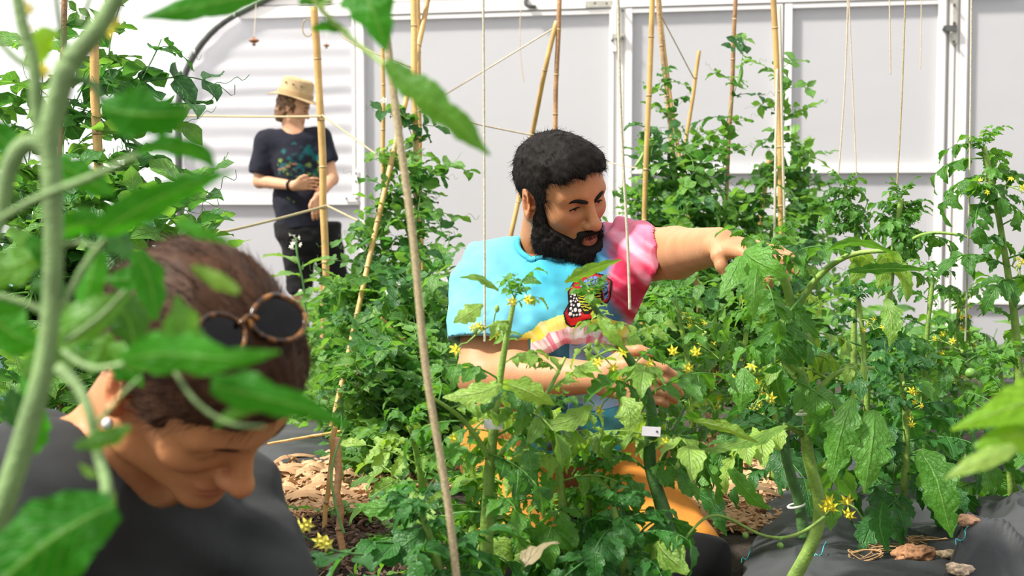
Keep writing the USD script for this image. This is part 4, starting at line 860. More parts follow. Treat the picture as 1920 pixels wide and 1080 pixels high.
c = np.tile((.013, .014, .025), (len(v), 1)); w = np.clip((n1 - .52) * 9, 0, 1) * (area > .25); c = c * (1 - w[:, None]) + V(.012, .115, .125) * w[:, None]
w = np.clip((n2 - .60) * 12, 0, 1) * (area > .3) * (qz < 12); c = c * (1 - w[:, None]) + V(.16, .26, .06) * w[:, None]
w = (np.abs(qz - 4 - .32 * qx + 6 * (n1 - .5)) < 1.6) * (qx < -2) * (qx > -40) * (n2 > .4) * (area > 0); c[w > 0] = (.42, .20, .13)
geo('t_shirt', (v, f), M['cloth'], st, smooth=True, col=c, label='navy t-shirt printed with teal leaves')
v, f = mesh_sdf(lambda p: smax(smin(smin(smin(s_cone(p, hipa, ka + V(0, 0, -.02), .118, .082), s_cone(p, hipb, kb + V(0, 0, -.02), .112, .085), .03), s_cone(p, sa(556, 425), sa(600, 425), .145, .135), .04), s_cone(p, wa, hi_, .15, .165), .04) + s_noise(p, 12, 61, 3) * .03, np.maximum(s_plane(p, sa(562, 552), (0, 0, -1)), s_plane(p, sa(570, 415), (0, 0, 1))), .02), al.min(0) - .2, al.max(0) + .2, .010)
geo('trousers', (v, f), M['cloth'], st, smooth=True, col=np.tile((.010, .010, .011), (len(v), 1)), label='black cropped trousers with gathered cuffs')
for f0, kk in ((fa, ka), (fb, kb)):
    v, f = mesh_sdf(lambda p: smax(smin(s_cone(p, f0 + V(0, .02, -.01), f0 + V(.04, -.12, -.03), .045, .040), s_cone(p, f0, f0 + V(0, 0, .05), .045, .045), .02), -s_plane(p, V(0, 0, .012), (0, 0, 1)), .004), f0 - .22, f0 + .2, .010); geo('shoe', (v, f), M['cloth'], st, smooth=True, col=np.tile((.03, .03, .035), (len(v), 1)))
for t in (.0, .018):
    a = np.linspace(0, 2 * np.pi, 17); c0 = W1_ * (.93 - t * 2) + E1_ * (.07 + t * 2); d = unit(W1_ - E1_); s1 = unit(np.cross(d, (0, 0, 1))); s2 = np.cross(d, s1); geo('bracelet', tube(c0 + .034 * (np.cos(a)[:, None] * s1 + np.sin(a)[:, None] * s2), .006, 6), M['iris'], st, smooth=True, label='black wristband')
# hat
HT = Frame(HS.w(-.012, 0, .066), HS.R @ V(1, 0, .06), HS.R @ V(-.06, 0, 1)); aa = np.linspace(0, 2 * np.pi, 49)[:-1]
def hat_ring(r, z, ex=1.12, droop=0.0, wob=0.0): return HT.ws(np.stack([r * ex * np.cos(aa), r * np.sin(aa), z + droop * np.sin(aa) ** 2 + droop * .25 * np.cos(aa) + wob * np.sin(3 * aa + 1)], 1))
def lathe(rings):
    m = len(aa); v = np.vstack(rings); i, j = np.meshgrid(np.arange(len(rings) - 1), np.arange(m), indexing='ij'); return v, np.stack([i * m + j, i * m + (j + 1) % m, (i + 1) * m + (j + 1) % m, (i + 1) * m + j], -1).reshape(-1, 4)
khaki = plain('khaki_canvas', (.50, .355, .19), .85, .16, 30, .2, 500)
geo('hat', lathe([hat_ring(.005, .118, wob=.002), hat_ring(.06, .118, wob=.003), hat_ring(.083, .112), hat_ring(.092, .098), hat_ring(.098, .030), hat_ring(.104, .004), hat_ring(.135, -.012, droop=.010), hat_ring(.158, -.022, droop=.022, wob=.004), hat_ring(.158, -.026, droop=.022, wob=.004), hat_ring(.135, -.016, droop=.010), hat_ring(.102, .0)]), khaki, st, smooth=50, label='tan canvas hat with a brim')
geo('hat_band', lathe([hat_ring(.1075, .006), hat_ring(.1035, .030), hat_ring(.1005, .030), hat_ring(.1025, .006)]), plain('hat_band', (.40, .27, .13), .85, .1, 30), st, smooth=50)
for t in (-2.1, -1.6, -1.1):
    p = HT.w(.097 * 1.12 * math.cos(t), .097 * math.sin(t), .075); geo('eyelet', tube([p, p + HT.R @ V(.006 * math.cos(t), .006 * math.sin(t), 0)], .006, 8), M['dark_gap'], st, smooth=True)
# ------------------------------------------------------------------ plant shapes
GA = 2.399963
def leaflet(L, W, R, nl=9, teeth=.22, fold=.25, curl=.35, ncr=4, p=.75):
    s = np.linspace(0, 1, nl + 1); t = np.linspace(-1, 1, ncr + 1); w = W * np.sin(np.pi * np.clip(s, .0, 1) ** p) ** .85; w[0] = .04 * W; w[-1] = .015 * W
    jag = np.where(np.arange(nl + 1) % 2, 1 - teeth * R.uniform(.5, 1.3, nl + 1), 1.0); w = w * jag
    S, T = np.meshgrid(s, t, indexing='ij'); y = w[:, None] * T; x = L * S + .05 * L * np.abs(T) * (np.arange(nl + 1) % 2 == 0)[:, None] * (S < .95)
    z = fold * np.abs(y) - curl * L * S ** 2 + .22 * W * np.sin(7 * S + R.uniform(0, 6)) * T + .05 * W * np.sin(19 * S + R.uniform(0, 6)) * np.abs(T)
    i, j = np.meshgrid(np.arange(nl), np.arange(ncr), indexing='ij'); m = ncr + 1
    return np.stack([x, y, z], -1).reshape(-1, 3), np.stack([i * m + j, (i + 1) * m + j, (i + 1) * m + j + 1, i * m + j + 1], -1).reshape(-1, 4), np.stack([S, T], -1).reshape(-1, 2)
def rot(a, axis):
    return trimesh.transformations.rotation_matrix(a, axis)[:3, :3]
def tomato_leaf(seed, hi=True):
    """A compound leaf one unit long: x outward, z up."""
    R = np.random.default_rng(seed); mb = MB(); n = 13; s = np.linspace(0, 1, n); droop = R.uniform(.3, 1.2); ang = .15 - droop * s ** 1.6; dx = np.cos(ang) / (n - 1); dz = np.sin(ang) / (n - 1)
    P = np.stack([np.r_[0, np.cumsum(dx[:-1])], .06 * np.sin(s * 3 + R.uniform(0, 6)) * s, np.r_[0, np.cumsum(dz[:-1])]], 1) * .72
    v, f = tube(P, np.linspace(.013, .006, n), 5, False); mb.add(v, f, np.tile((.5, 0.0), (len(v), 1)))
    def put(k, side, L, W, a, tilt):
        v, f, uv = leaflet(L, W, R, 9 if hi else 6, R.uniform(.18, .38), R.uniform(.05, .4), R.uniform(.15, .6), 4 if hi else 2)
        M_ = rot(-ang[k], (0, 1, 0)) @ rot(side * a, (0, 0, 1)) @ rot(side * R.normal(.1, .25), (1, 0, 0)) @ rot(tilt, (0, 1, 0)); mb.add(v @ M_.T + P[k], f, uv)
    put(n - 1, 0.0, R.uniform(.30, .38), R.uniform(.10, .14), 0, R.uniform(0, .4))
    for k, sz in ((4, .24), (7, .31), (10, .27)):
        for sd in (-1, 1):
            kk = min(max(k + R.integers(-1, 1), 2), n - 1); L = sz * R.uniform(.8, 1.15); put(kk, sd, L, L * R.uniform(.27, .40), R.uniform(.75, 1.2), R.uniform(.1, .6))
    for k in (3, 6, 9):
        if hi or R.random() < .5: put(k, R.choice([-1, 1]), .09, .03, 1.3, .2)
    v, f = mb.get(); return v, f, mb.uv()
def pea_leaf(seed, hi=True):
    R = np.random.default_rng(seed); mb = MB(); n = 8; s = np.linspace(0, 1, n); P = np.stack([s * .8, .05 * np.sin(s * 4 + R.uniform(0, 6)), .25 * s - .25 * s ** 2 * R.uniform(.5, 1.6)], 1)
    v, f = tube(P, np.linspace(.012, .006, n), 4, False); mb.add(v, f, np.tile((.5, 0.0), (len(v), 1)))
    def put(p, a, L, W, tilt, roll):
        v, f, uv = leaflet(L, W, R, 6 if hi else 4, 0.02, R.uniform(.1, .5), R.uniform(-.1, .4), 2, .9)
        M_ = rot(a, (0, 0, 1)) @ rot(roll, (1, 0, 0)) @ rot(tilt, (0, 1, 0)); mb.add(v @ M_.T + p, f, uv)
    for sd in (-1, 1): put(P[0], sd * R.uniform(.7, 1.3), R.uniform(.30, .42), R.uniform(.15, .2), R.uniform(-.3, .5), sd * R.uniform(-.2, .6))
    for k in (3, 6):
        for sd in (-1, 1):
            if R.random() < .93: L = R.uniform(.30, .44); put(P[k], sd * R.uniform(.7, 1.2), L, L * R.uniform(.27, .36), R.uniform(-.4, .5), sd * R.uniform(-.3, .7))
    if R.random() < .7:
        t = np.linspace(0, 1, 12); c = P[-1] + np.stack([.4 * t, .10 * np.sin(9 * t) * t, .10 * np.cos(11 * t) * t + .1 * t], 1); v, f = tube(c, .0045, 3, False); mb.add(v, f, np.tile((.5, 0.0), (len(v), 1)))
    v, f = mb.get(); return v, f, mb.uv()
TOM = [tomato_leaf(100 + i) for i in range(16)]; TOML = [tomato_leaf(200 + i, False) for i in range(12)]
PEA = [pea_leaf(300 + i) for i in range(14)]
def orient(az, el, roll=0.0):
    return rot(az, (0, 0, 1)) @ rot(-el, (0, 1, 0)) @ rot(roll, (1, 0, 0))
def leaf_at(parent, lib, k, pos, L, az, el, roll, m, name='leaf'):
    v, f, uv = lib[k % len(lib)]; return geo(name, (v * L @ orient(az, el, roll).T + pos, f), m, parent, smooth=True, uv=uv)
def flower_mesh(c, r, ax, R):
    ax = unit(ax); a = unit(np.cross(ax, (.3, .2, .9))); b = np.cross(ax, a); mb = MB(); n = 6; o = R.uniform(0, 6)
    for i in range(n):
        t = o + i * 2 * np.pi / n; d = a * math.cos(t) + b * math.sin(t); e = np.cross(ax, d)
        mb.add([c - ax * .1 * r, c + d * r * .5 + e * r * .24 + ax * r * .15, c + d * r * .5 + ax * r * .06, c + d * r * .5 - e * r * .24 + ax * r * .15, c + d * r * 1.1 - ax * r * .15], [[0, 1, 2], [0, 2, 3], [1, 4, 2], [2, 4, 3]])
    t_ = trimesh.creation.cone(r * .22, r * .9, sections=6); Rm = trimesh.geometry.align_vectors((0, 0, 1), ax)[:3, :3]; mb.add(np.array(t_.vertices) @ Rm.T + c, t_.faces); return mb.get()
def truss(parent, pos, d, L, n, R, petal='petal', fr=.009, buds=2, name='flower_truss'):
    """A flower stalk with star flowers as its sub-parts."""
    d = unit(d); s = np.linspace(0, 1, 6); P = pos + d * (L * s)[:, None] + V(0, 0, -1) * (L * .45 * s ** 2)[:, None]; mb = MB(); v, f = tube(P, np.linspace(.0022, .0012, 6), 5); mb.add(v, f); ends = []
    for i in range(n + buds):
        b = P[min(2 + i % 4, 5)]; e = b + unit(R.normal(0, 1, 3) + d * .8 + V(0, -.4, -.1)) * R.uniform(.012, .028); v, f = tube([b, (b + e) / 2 + V(0, 0, .003), e], .0010, 4); mb.add(v, f); ends.append(e)
        if i >= n: m = trimesh.creation.icosphere(1, .0035); mb.add(np.array(m.vertices) * [1, 1, 1.6] + e, m.faces)
    t = geo(name, mb.get(), M['stem'], parent, smooth=True)
    for e in ends[:n]: geo('flower', flower_mesh(e, fr * R.uniform(.8, 1.2), R.normal(0, .6, 3) + V(0, -1, -.2), R), M[petal], t)
    return t
def tomato_plant(label, path, r0, r1, leaf, n, seed, m='tomato_leaf', stem='stem', t0=.12, flowers=0, hi=True, top=True, branches=(), group=None, el=(.55, -.15), fsize=.009, face=None, cat='tomato plant', name='tomato_plant', m2=None, head=0, hl=.13):
    R = np.random.default_rng(seed); P = ats(path); C = spline(P, 40); base = C[0]
    t = thing(name, label, cat, base, group); rr = np.linspace(r0, r1, 40) * (1 + .10 * meshkit.noise(np.stack([np.linspace(0, 9, 40), 0 * rr_ + seed, 0 * rr_], 1)) - .05)
    geo('stem', tube(C, rr, 9), M[stem], t, smooth=True)
    lines = [(C, rr)]
    for b in branches:
        B = spline(ats(b[0]), 16); rb = np.linspace(b[1], b[1] * .45, 16); geo('side_stem', tube(B, rb, 7), M[stem], t, smooth=True); lines.append((B, rb))
    lib = TOM if hi else TOML; tot = sum(np.linalg.norm(np.diff(c, axis=0), axis=1).sum() for c, _ in lines); k = 0; az = R.uniform(0, 6)
    for li, (c, rb) in enumerate(lines):
        ln = np.linalg.norm(np.diff(c, axis=0), axis=1).sum(); cnt = max(2, round(n * ln / tot)) if li else max(2, round(n * ln / tot)); a0 = t0 if li == 0 else .15
        for i in range(cnt):
            s = a0 + (1 - a0) * (i + R.uniform(0, .8)) / cnt; q = c[min(int(s * (len(c) - 1)), len(c) - 1)]; az += GA + R.normal(0, .3); L = leaf * R.uniform(.65, 1.15) * (1 - .60 * max(0, s - .5) / .5)
            e_ = el[1] + (el[0] - el[1]) * s + R.normal(0, .2); a = az
            if face is not None and R.random() < .5: a = face + R.normal(0, .7)
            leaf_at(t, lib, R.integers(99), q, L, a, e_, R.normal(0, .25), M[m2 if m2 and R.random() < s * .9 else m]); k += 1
    if top:
        for i in range(5): leaf_at(t, lib, R.integers(99), C[-1], leaf * R.uniform(.25, .5), az + i * 1.3, R.uniform(.5, 1.2), R.normal(0, .3), M[m])
    for i in range(head): leaf_at(t, lib, R.integers(99), C[-1] - V(0, 0, 1) * R.uniform(-.01, .13), hl * R.uniform(.7, 1.1), i * GA, R.uniform(-.5, .8), R.normal(0, .3), M[m])
    for i in range(flowers):
        c, _ = lines[R.integers(len(lines))]; q = c[int(R.uniform(.45, .97) * (len(c) - 1))]; truss(t, q, V(R.normal(0, 1), -1.0, R.uniform(-.1, .6)), R.uniform(.05, .09), R.integers(2, 5), R, fr=fsize)
    return t
rr_ = np.zeros(40)
def pea_plant(label, path, leaf, n, seed, m='pea_leaf', group=None, wander=.05, pods=0, blooms=0, r=.0022, name='pea_plant', cat='pea plant'):
    R = np.random.default_rng(seed); P = ats(path); C = spline(P, 30); s = np.linspace(0, 1, 30); C = C + np.stack([wander * np.sin(s * 9 + R.uniform(0, 6)), wander * np.sin(s * 7 + R.uniform(0, 6)), 0 * s], 1) * np.minimum(1, s * 4)[:, None]
    t = thing(name, label, cat, C[0], group); geo('stem', tube(C, np.linspace(r, r * .6, 30), 5), M['vine'], t, smooth=True); az = R.uniform(0, 6)
    for i in range(n):
        q = C[min(int((.06 + .94 * (i + R.random()) / n) * 29), 29)]; az += 2.7 + R.normal(0, .7); leaf_at(t, PEA, R.integers(99), q, leaf * R.uniform(.65, 1.25), az, R.uniform(-.3, .7), R.normal(0, .5), M[m if R.random() < .75 else 'pea_leaf_deep'])
    for i in range(pods):
        q = C[R.integers(10, 29)]; L = R.uniform(.05, .075); d = unit(V(R.normal(0, .5), R.normal(0, .3), -1)); e = q + unit(R.normal(0, 1, 3)) * .03; u_ = np.linspace(0, 1, 8); pts = e + d * (L * u_)[:, None] + V(.006, 0, 0) * np.sin(u_ * 3.1)[:, None]
        v, f = tube(pts, .0062 * np.sin(np.pi * (u_ * .92 + .04)) ** .6, 7); geo('pod', (v, f), M['pod'], t, smooth=True)
    for i in range(blooms):
        q = C[R.integers(12, 29)] + R.normal(0, .025, 3); geo('flower', flower_mesh(q, .012, (R.normal(), -1, .2), R), M['white_petal'], t)
    return t
def hero(parent, spine, halfw, m, tilt=0.0, fold=.25, lobe=.25, nlobe=5, seed=0, wave=.12, n=44, ncr=8, curlx=0.0, name='leaf', asym=0.0):
    """A big leaf along a drawn midrib: (px, py, depth) points, half widths in pixels along it."""
    R = np.random.default_rng(seed); C = spline(ats(spine), n + 1); s = np.linspace(0, 1, n + 1); Y = C[:, 1]; hw = np.interp(s, np.linspace(0, 1, len(halfw)), halfw) * Y / FPX
    from scipy.ndimage import gaussian_filter1d
    hw = gaussian_filter1d(hw, 1.2, mode='nearest'); T = np.gradient(C, axis=0); T /= np.linalg.norm(T, axis=1, keepdims=True); d = C - EYE; d /= np.linalg.norm(d, axis=1, keepdims=True)
    B = np.cross(d, T); B /= np.linalg.norm(B, axis=1, keepdims=True) + 1e-9; N = np.cross(T, B); ct, stt = math.cos(tilt), math.sin(tilt); Wd = B * ct + N * stt; Nn = np.cross(T, Wd)
    t = np.linspace(-1, 1, ncr + 1); rows = []
    for sd in (-1, 1):
        ph = R.uniform(0, 1); saw = np.abs(np.sin(np.pi * (nlobe * s + ph))) ** .7; fine = np.abs(np.sin(np.pi * (nlobe * 3.3 * s + ph * 2))) ; rows.append(hw * (1 - lobe * (1 - saw) - lobe * .28 * (1 - fine)) * (1 + asym * sd))
    Sg, Tg = np.meshgrid(s, t, indexing='ij'); w = np.where(Tg < 0, rows[0][:, None], rows[1][:, None]); y = w * Tg
    z = fold * np.abs(y) + wave * w * np.sin(11 * Sg + R.uniform(0, 6)) * Tg ** 2 + .06 * w * np.sin(37 * Sg + 9 * Tg) - curlx * y * np.abs(Tg)
    v = C[:, None] + Wd[:, None] * y[..., None] + Nn[:, None] * z[..., None]; k = ncr + 1
    i, j = np.meshgrid(np.arange(n), np.arange(ncr), indexing='ij'); f = np.stack([i * k + j, (i + 1) * k + j, (i + 1) * k + j + 1, i * k + j + 1], -1).reshape(-1, 4)
    return geo(name, (v.reshape(-1, 3), f), M[m], parent, smooth=True, uv=np.stack([Sg, Tg], -1).reshape(-1, 2))
def pstem(parent, pts, wpx, m='stem_thick', name='stem', sides=12, n=24):
    C = spline(ats([p[:3] for p in pts]), n); w = np.interp(np.linspace(0, 1, n), np.linspace(0, 1, len(wpx)), wpx) * C[:, 1] / FPX / 2
    return geo(name, tube(C, w, sides), M[m], parent, smooth=True)
# ------------------------------------------------------------------ canes and twine
def cane(label, pts, wpx, m='bamboo', seed=0, group=None, twigs=0):
    R = np.random.default_rng(seed); C0 = ats(pts); n = 60; C = spline(C0, n) if len(C0) > 2 else C0[0] + (C0[1] - C0[0]) * np.linspace(0, 1, n)[:, None]; wob = np.stack([np.interp(np.linspace(0, 1, n), np.linspace(0, 1, 9), R.normal(0, .0022, 9)) for _ in range(2)] + [np.zeros(n)], 1); C = C + wob
    L = np.r_[0, np.cumsum(np.linalg.norm(np.diff(C, axis=0), axis=1))]; r = wpx * C[:, 1].mean() / FPX / 2; base = C[np.argmin(C[:, 2])]; t = thing('bamboo_cane', label, 'cane', base, group)
    rad = np.full(n, r) * np.linspace(.94, 1.04, n); geo('culm', tube(C, rad, 9), M[m], t, smooth=True); x = R.uniform(.05, .15)
    while x < L[-1] - .02:
        c = np.array([np.interp(x, L, C[:, a]) for a in range(3)]); d = unit(C[-1] - C[0]); geo('node', tube([c - d * .004, c - d * .001, c + d * .001, c + d * .004], [r * 1.01, r * 1.13, r * 1.12, r * 1.0], 9), M['bamboo_old'], t, smooth=True); x += R.uniform(.13, .24)
    return t
def string(label, pts, wpx, m='twine', sag=0.0, name='twine', cat='twine', twist=True):
    P = ats(pts); n = 40; C = spline(P, n) if len(P) > 2 else P[0] + (P[1] - P[0]) * np.linspace(0, 1, n)[:, None]; C = C - V(0, 0, 1) * (sag * 4 * np.linspace(0, 1, n) * (1 - np.linspace(0, 1, n)))[:, None]
    w = wpx * C[:, 1] / FPX / 2; v, f = tube(C, w, 7); mb = MB(); mb.add(v, f)
    return geo(name, mb.get(), M[m], label=label, cat=cat, smooth=True)
cane('thick pale bamboo cane standing in front of the person in the hat', [(612, 600, 5.6), (608, 420, 5.6), (600, 200, 5.6), (588, 12, 5.6)], 14, seed=1)
cane('short orange bamboo cane behind the foot of the cane by the hat person', [(608, 705, 5.9), (606, 530, 5.9)], 13, 'bamboo_red', 2)
cane('tallest bamboo cane of the left pea wigwam, running from ground to frame top', [(788, 880, 4.3), (786, 600, 4.4), (781, 300, 4.5), (775, -60, 4.6)], 12, seed=3)
cane('thin bamboo cane right behind the tallest wigwam cane', [(796, 800, 4.7), (786, 200, 4.7), (783, -60, 4.7)], 9, seed=4)
cane('slim upright bamboo cane at the left side of the left wigwam', [(721, 830, 4.5), (717, 400, 4.5), (717, 90, 4.5)], 8, seed=6)
cane('slanting bamboo cane of the left wigwam, leaning out to the lower left', [(622, 800, 4.1), (690, 500, 4.3), (724, 350, 4.4), (782, 95, 4.65), (812, -60, 4.8)], 10.5, seed=7)
cane('reddish knobbly stick above the bearded man, the right one of two', [(1030, 780, 4.8), (1041, 270, 4.8), (1044, 130, 4.8), (1049, -40, 4.8)], 9, 'bamboo_red', 8)
cane('bamboo cane leaning against the reddish stick above the bearded man', [(905, 720, 5.0), (955, 450, 4.9), (1000, 240, 4.9), (1024, 120, 4.8), (1044, 40, 4.8)], 9, 'bamboo', 9)
cane('dark-tipped bamboo cane at the left edge of the right pea tangle', [(1202, 800, 4.6), (1213, 250, 4.6), (1218, 120, 4.6), (1224, -50, 4.6)], 10, 'bamboo', 10)
cane('bamboo cane crossing behind the left cane of the right pea tangle', [(1305, 780, 4.8), (1284, 500, 4.8), (1262, 280, 4.8), (1244, 120, 4.8), (1230, -50, 4.8)], 9, 'bamboo_old', 11)
cane('second crossing cane inside the right pea tangle', [(1340, 740, 5.0), (1275, 300, 5.0), (1250, 120, 5.0), (1233, -50, 5.0)], 7, 'bamboo', 12)
cane('thin reddish cane with a pea shoot at its top amid the right tangle', [(1344, 760, 4.8), (1358, 420, 4.8), (1368, 220, 4.8), (1376, 60, 4.8), (1382, -40, 4.8)], 8, 'bamboo_red', 13)
cane('bamboo cane wound with pea vine and pale strings beside the door post', [(1476, 800, 4.6), (1468, 470, 4.6), (1462, 300, 4.6), (1456, 120, 4.6), (1446, -50, 4.6)], 11, 'bamboo', 14)
cane('pale thin stick between the two cane groups of the right pea tangle', [(1225, 760, 5.0), (1291, 240, 5.0), (1303, 150, 5.0), (1312, 95, 5.0)], 7, 'bamboo', 15)
cane('cane seen under the bearded man\'s stretched arm', [(1335, 860, 4.2), (1310, 560, 4.2), (1304, 490, 4.2)], 10, 'bamboo_red', 17)
cane('slanting short cane in the upper right pea leaves', [(1380, 760, 4.9), (1428, 400, 4.9), (1440, 300, 4.9)], 9, 'bamboo', 18)
cane('bamboo cane rising behind the foreground stem at the upper left', [(204, 1010, 2.9), (186, 400, 2.9), (180, 200, 2.9), (176, 60, 2.9)], 17, 'bamboo', 19)
cane('reddish cane behind the foreground stem in the top left corner', [(108, 1000, 3.0), (120, 100, 3.0), (124, -40, 3.0)], 11, 'bamboo_red', 20)
cane('stout cane stub behind the foreground stem, level with the woman\'s hair', [(180, 1040, 2.8), (194, 510, 2.8)], 17, 'bamboo_red', 21)
cane('small brown cane at the left edge behind the kneeling woman', [(12, 900, 4.2), (32, 655, 4.2)], 9, 'bamboo_red', 22)
cane('bamboo stake standing in the soil right of the kneeling woman', [(648, 1100, 2.75), (638, 960, 2.78), (630, 820, 2.82)], 14, 'bamboo_red', 23)
cane('leaning bamboo stake beside the soil stake by the wood chips', [(605, 1000, 3.0), (618, 900, 3.0), (627, 800, 3.0)], 10, 'bamboo', 24)
cane('bamboo offcut lying on the wood chips by the woman\'s elbow', [(560, 985, 3.25), (608, 962, 3.40)], 13, 'bamboo', 25)
cane('bamboo offcut on the chips in the gap beside the woman\'s arm', [(372, 1078, 2.75), (425, 1046, 2.85)], 14, 'bamboo', 26)
cane('loose dry stalk lying across the lower pea leaves', [(500, 832, 3.7), (640, 808, 3.7)], 5, 'bamboo', 27)
cane('thin bent dry stalk among the left pea leaves', [(716, 595, 4.0), (760, 640, 4.0), (800, 668, 4.0)], 5, 'bamboo', 28)

string('long thick jute twine hanging blurred in front of the left pea wigwam', [(712, -60, 1.5), (742, 205, 1.5), (775, 450, 1.5), (800, 700, 1.5), (838, 930, 1.5), (858, 1100, 1.5)], 15, 'twine')
string('jute line from the tunnel hoop to the cane, level with the hat person\'s chin', [(180, 212, 6.9), (345, 213, 6.5), (480, 215, 6.0), (603, 218, 5.55)], 4.2, 'twine', .01)
string('jute line slanting down right from the cane by the hat person to the wigwam', [(604, 216, 5.55), (720, 300, 4.5)], 3.6, 'twine')
string('jute line rising left to right across the hat person\'s waist', [(196, 462, 3.0), (378, 436, 4.2), (500, 412, 5.0), (612, 386, 5.55)], 5, 'twine', .01)
string('jute line from the hat person\'s cane down to the slanting wigwam cane', [(614, 386, 5.55), (700, 428, 4.4)], 4, 'twine')
string('slack jute line between the upper wigwam canes and the blurred top leaf', [(640, 65, 4.9), (715, 105, 4.6), (780, 130, 4.6)], 3, 'twine')
string('thin line rising from the wigwam to the reddish sticks', [(786, 207, 4.5), (850, 168, 4.7), (1043, 50, 4.8)], 3, 'thread')
string('thin line running from the wigwam to the back of the man\'s head', [(785, 208, 4.45), (890, 232, 4.7), (1042, 262, 4.8)], 3, 'thread')
string('pink thread slanting across the top of the right pea tangle', [(1240, 30, 4.8), (1300, 145, 5.0)], 2.4, 'thread')
string('thin cord running behind the bearded man\'s hair to the pea tangle', [(1042, 280, 4.8), (1130, 302, 4.8), (1210, 318, 4.65)], 2.2, 'thread')
string('pale vertical string hanging before the bearded man\'s right sleeve', [(906, -30, 2.2), (908, 300, 2.2), (909, 640, 2.2)], 4.5, 'twine_pale')
string('pale vertical string hanging before the man\'s pink sleeve', [(1158, -60, 2.3), (1168, 300, 2.3), (1176, 440, 2.3), (1181, 580, 2.3)], 5.5, 'twine_pale')
string('left pale string tied along the cane beside the door post', [(1457, 130, 4.58), (1454, 300, 4.5), (1452, 460, 4.5)], 5, 'twine_pale')
string('right pale string tied along the cane beside the door post', [(1462, 10, 4.5), (1468, 300, 4.5), (1472, 460, 4.5)], 5, 'twine_pale')
string('forked thin string hanging before the right door, left branch', [(1590, -20, 4.0), (1586, 120, 4.0), (1572, 330, 4.0)], 2.8, 'thread')
string('forked thin string hanging before the right door, right branch', [(1591, -20, 4.05), (1596, 100, 4.05), (1606, 330, 4.05)], 2.4, 'thread')
string('taut greenish string down to the top of the right-hand tomato stem', [(1698, -20, 3.5), (1690, 200, 3.5), (1682, 350, 3.5)], 3.2, 'twine')
string('short loose string end hanging before the right door', [(1667, -60, 4.1), (1670, 140, 4.1)], 2.4, 'thread')
string('pinkish string beside the right door post', [(1728, -20, 4.3), (1726, 130, 4.3)], 2, 'thread')
string('pale string in the right-hand leaves below the door post', [(1822, -60, 3.3), (1815, 470, 3.3), (1810, 640, 3.3)], 4, 'twine_pale')
string('thin grey thread hanging before the white panel right of the wigwam', [(984, -60, 6.5), (976, 100, 6.5), (982, 155, 6.5)], 1.8, 'thread')
lp = at(577, 52, 5.6); a = np.linspace(0, 2 * np.pi * .93, 26); geo('twine', tube(lp + np.stack([.021 * np.sin(a) , 0 * a, .034 * np.cos(a)], 1), .0026, 6), M['twine'], label='loop of jute twine knotted at the top of the hat person\'s cane', cat='twine', smooth=True)
for k, (px, py, big, lab) in enumerate([(476, 76, 1.0, 'small bronze bird feeder shaped ornament hanging on a pink thread near the hoop'), (612, 85, .6, 'tiny dark bead ornament hanging right of the hat person\'s cane')]):
    o = thing('hanging_ornament', lab.replace('bird feeder shaped', 'bowl shaped'), 'ornament', at(px, py, 8.5)); p = at(px, py, 8.5); s = .0032 * big
    geo('thread', tube([p, p + V(-.02, .3, .55)], .0022, 5), M['thread'], o); aa_ = np.linspace(0, 2 * np.pi, 15)[:-1]; prof = [(1, 8), (2, 4), (9, 2), (10, -1), (5, -4), (1, -5), (4, -7), (3, -9), (.5, -10)]
    v = np.array([p + V(r_ * s * math.cos(t), r_ * s * math.sin(t), z_ * s) for r_, z_ in prof for t in aa_]); m_ = len(aa_); i, j = np.meshgrid(np.arange(len(prof) - 1), np.arange(m_), indexing='ij')
    geo('bowl', (v, np.stack([i * m_ + j, i * m_ + (j + 1) % m_, (i + 1) * m_ + (j + 1) % m_, (i + 1) * m_ + j], -1).reshape(-1, 4)), plain(f'bronze_{"ab"[k]}', (.33, .14, .06), .4, .3, 90), o, smooth=True)

# ------------------------------------------------------------------ pea plants
R = np.random.default_rng(5); ORD = 'first second third fourth fifth sixth seventh eighth ninth tenth eleventh twelfth thirteenth fourteenth fifteenth sixteenth seventeenth eighteenth nineteenth twentieth'.split()
def mass(label, group, boxes, n, leaf, nl, seed, m='pea_leaf', **kw):
    """Vines that stand side by side in a tangle: (x0, x1, top y0, top y1, foot y, depth0, depth1)."""
    Rm = np.random.default_rng(seed); x0, x1, t0, t1, fy, d0, d1 = boxes; xs = np.sort(Rm.uniform(x0, x1, n))
    for k in range(n):
        x = xs[k]; d = Rm.uniform(d0, d1); ty = Rm.uniform(t0, t1); dx = Rm.normal(0, 25)
        pea_plant(f'{label}, {ORD[k]} from the left' if k else f'{label}, the leftmost', [(x + dx, fy, d), (x + dx * .3 + Rm.normal(0, 15), (fy + ty) / 2, d + Rm.normal(0, .06)), (x, ty, d)], leaf, nl, seed * 100 + k, m, group, **kw)
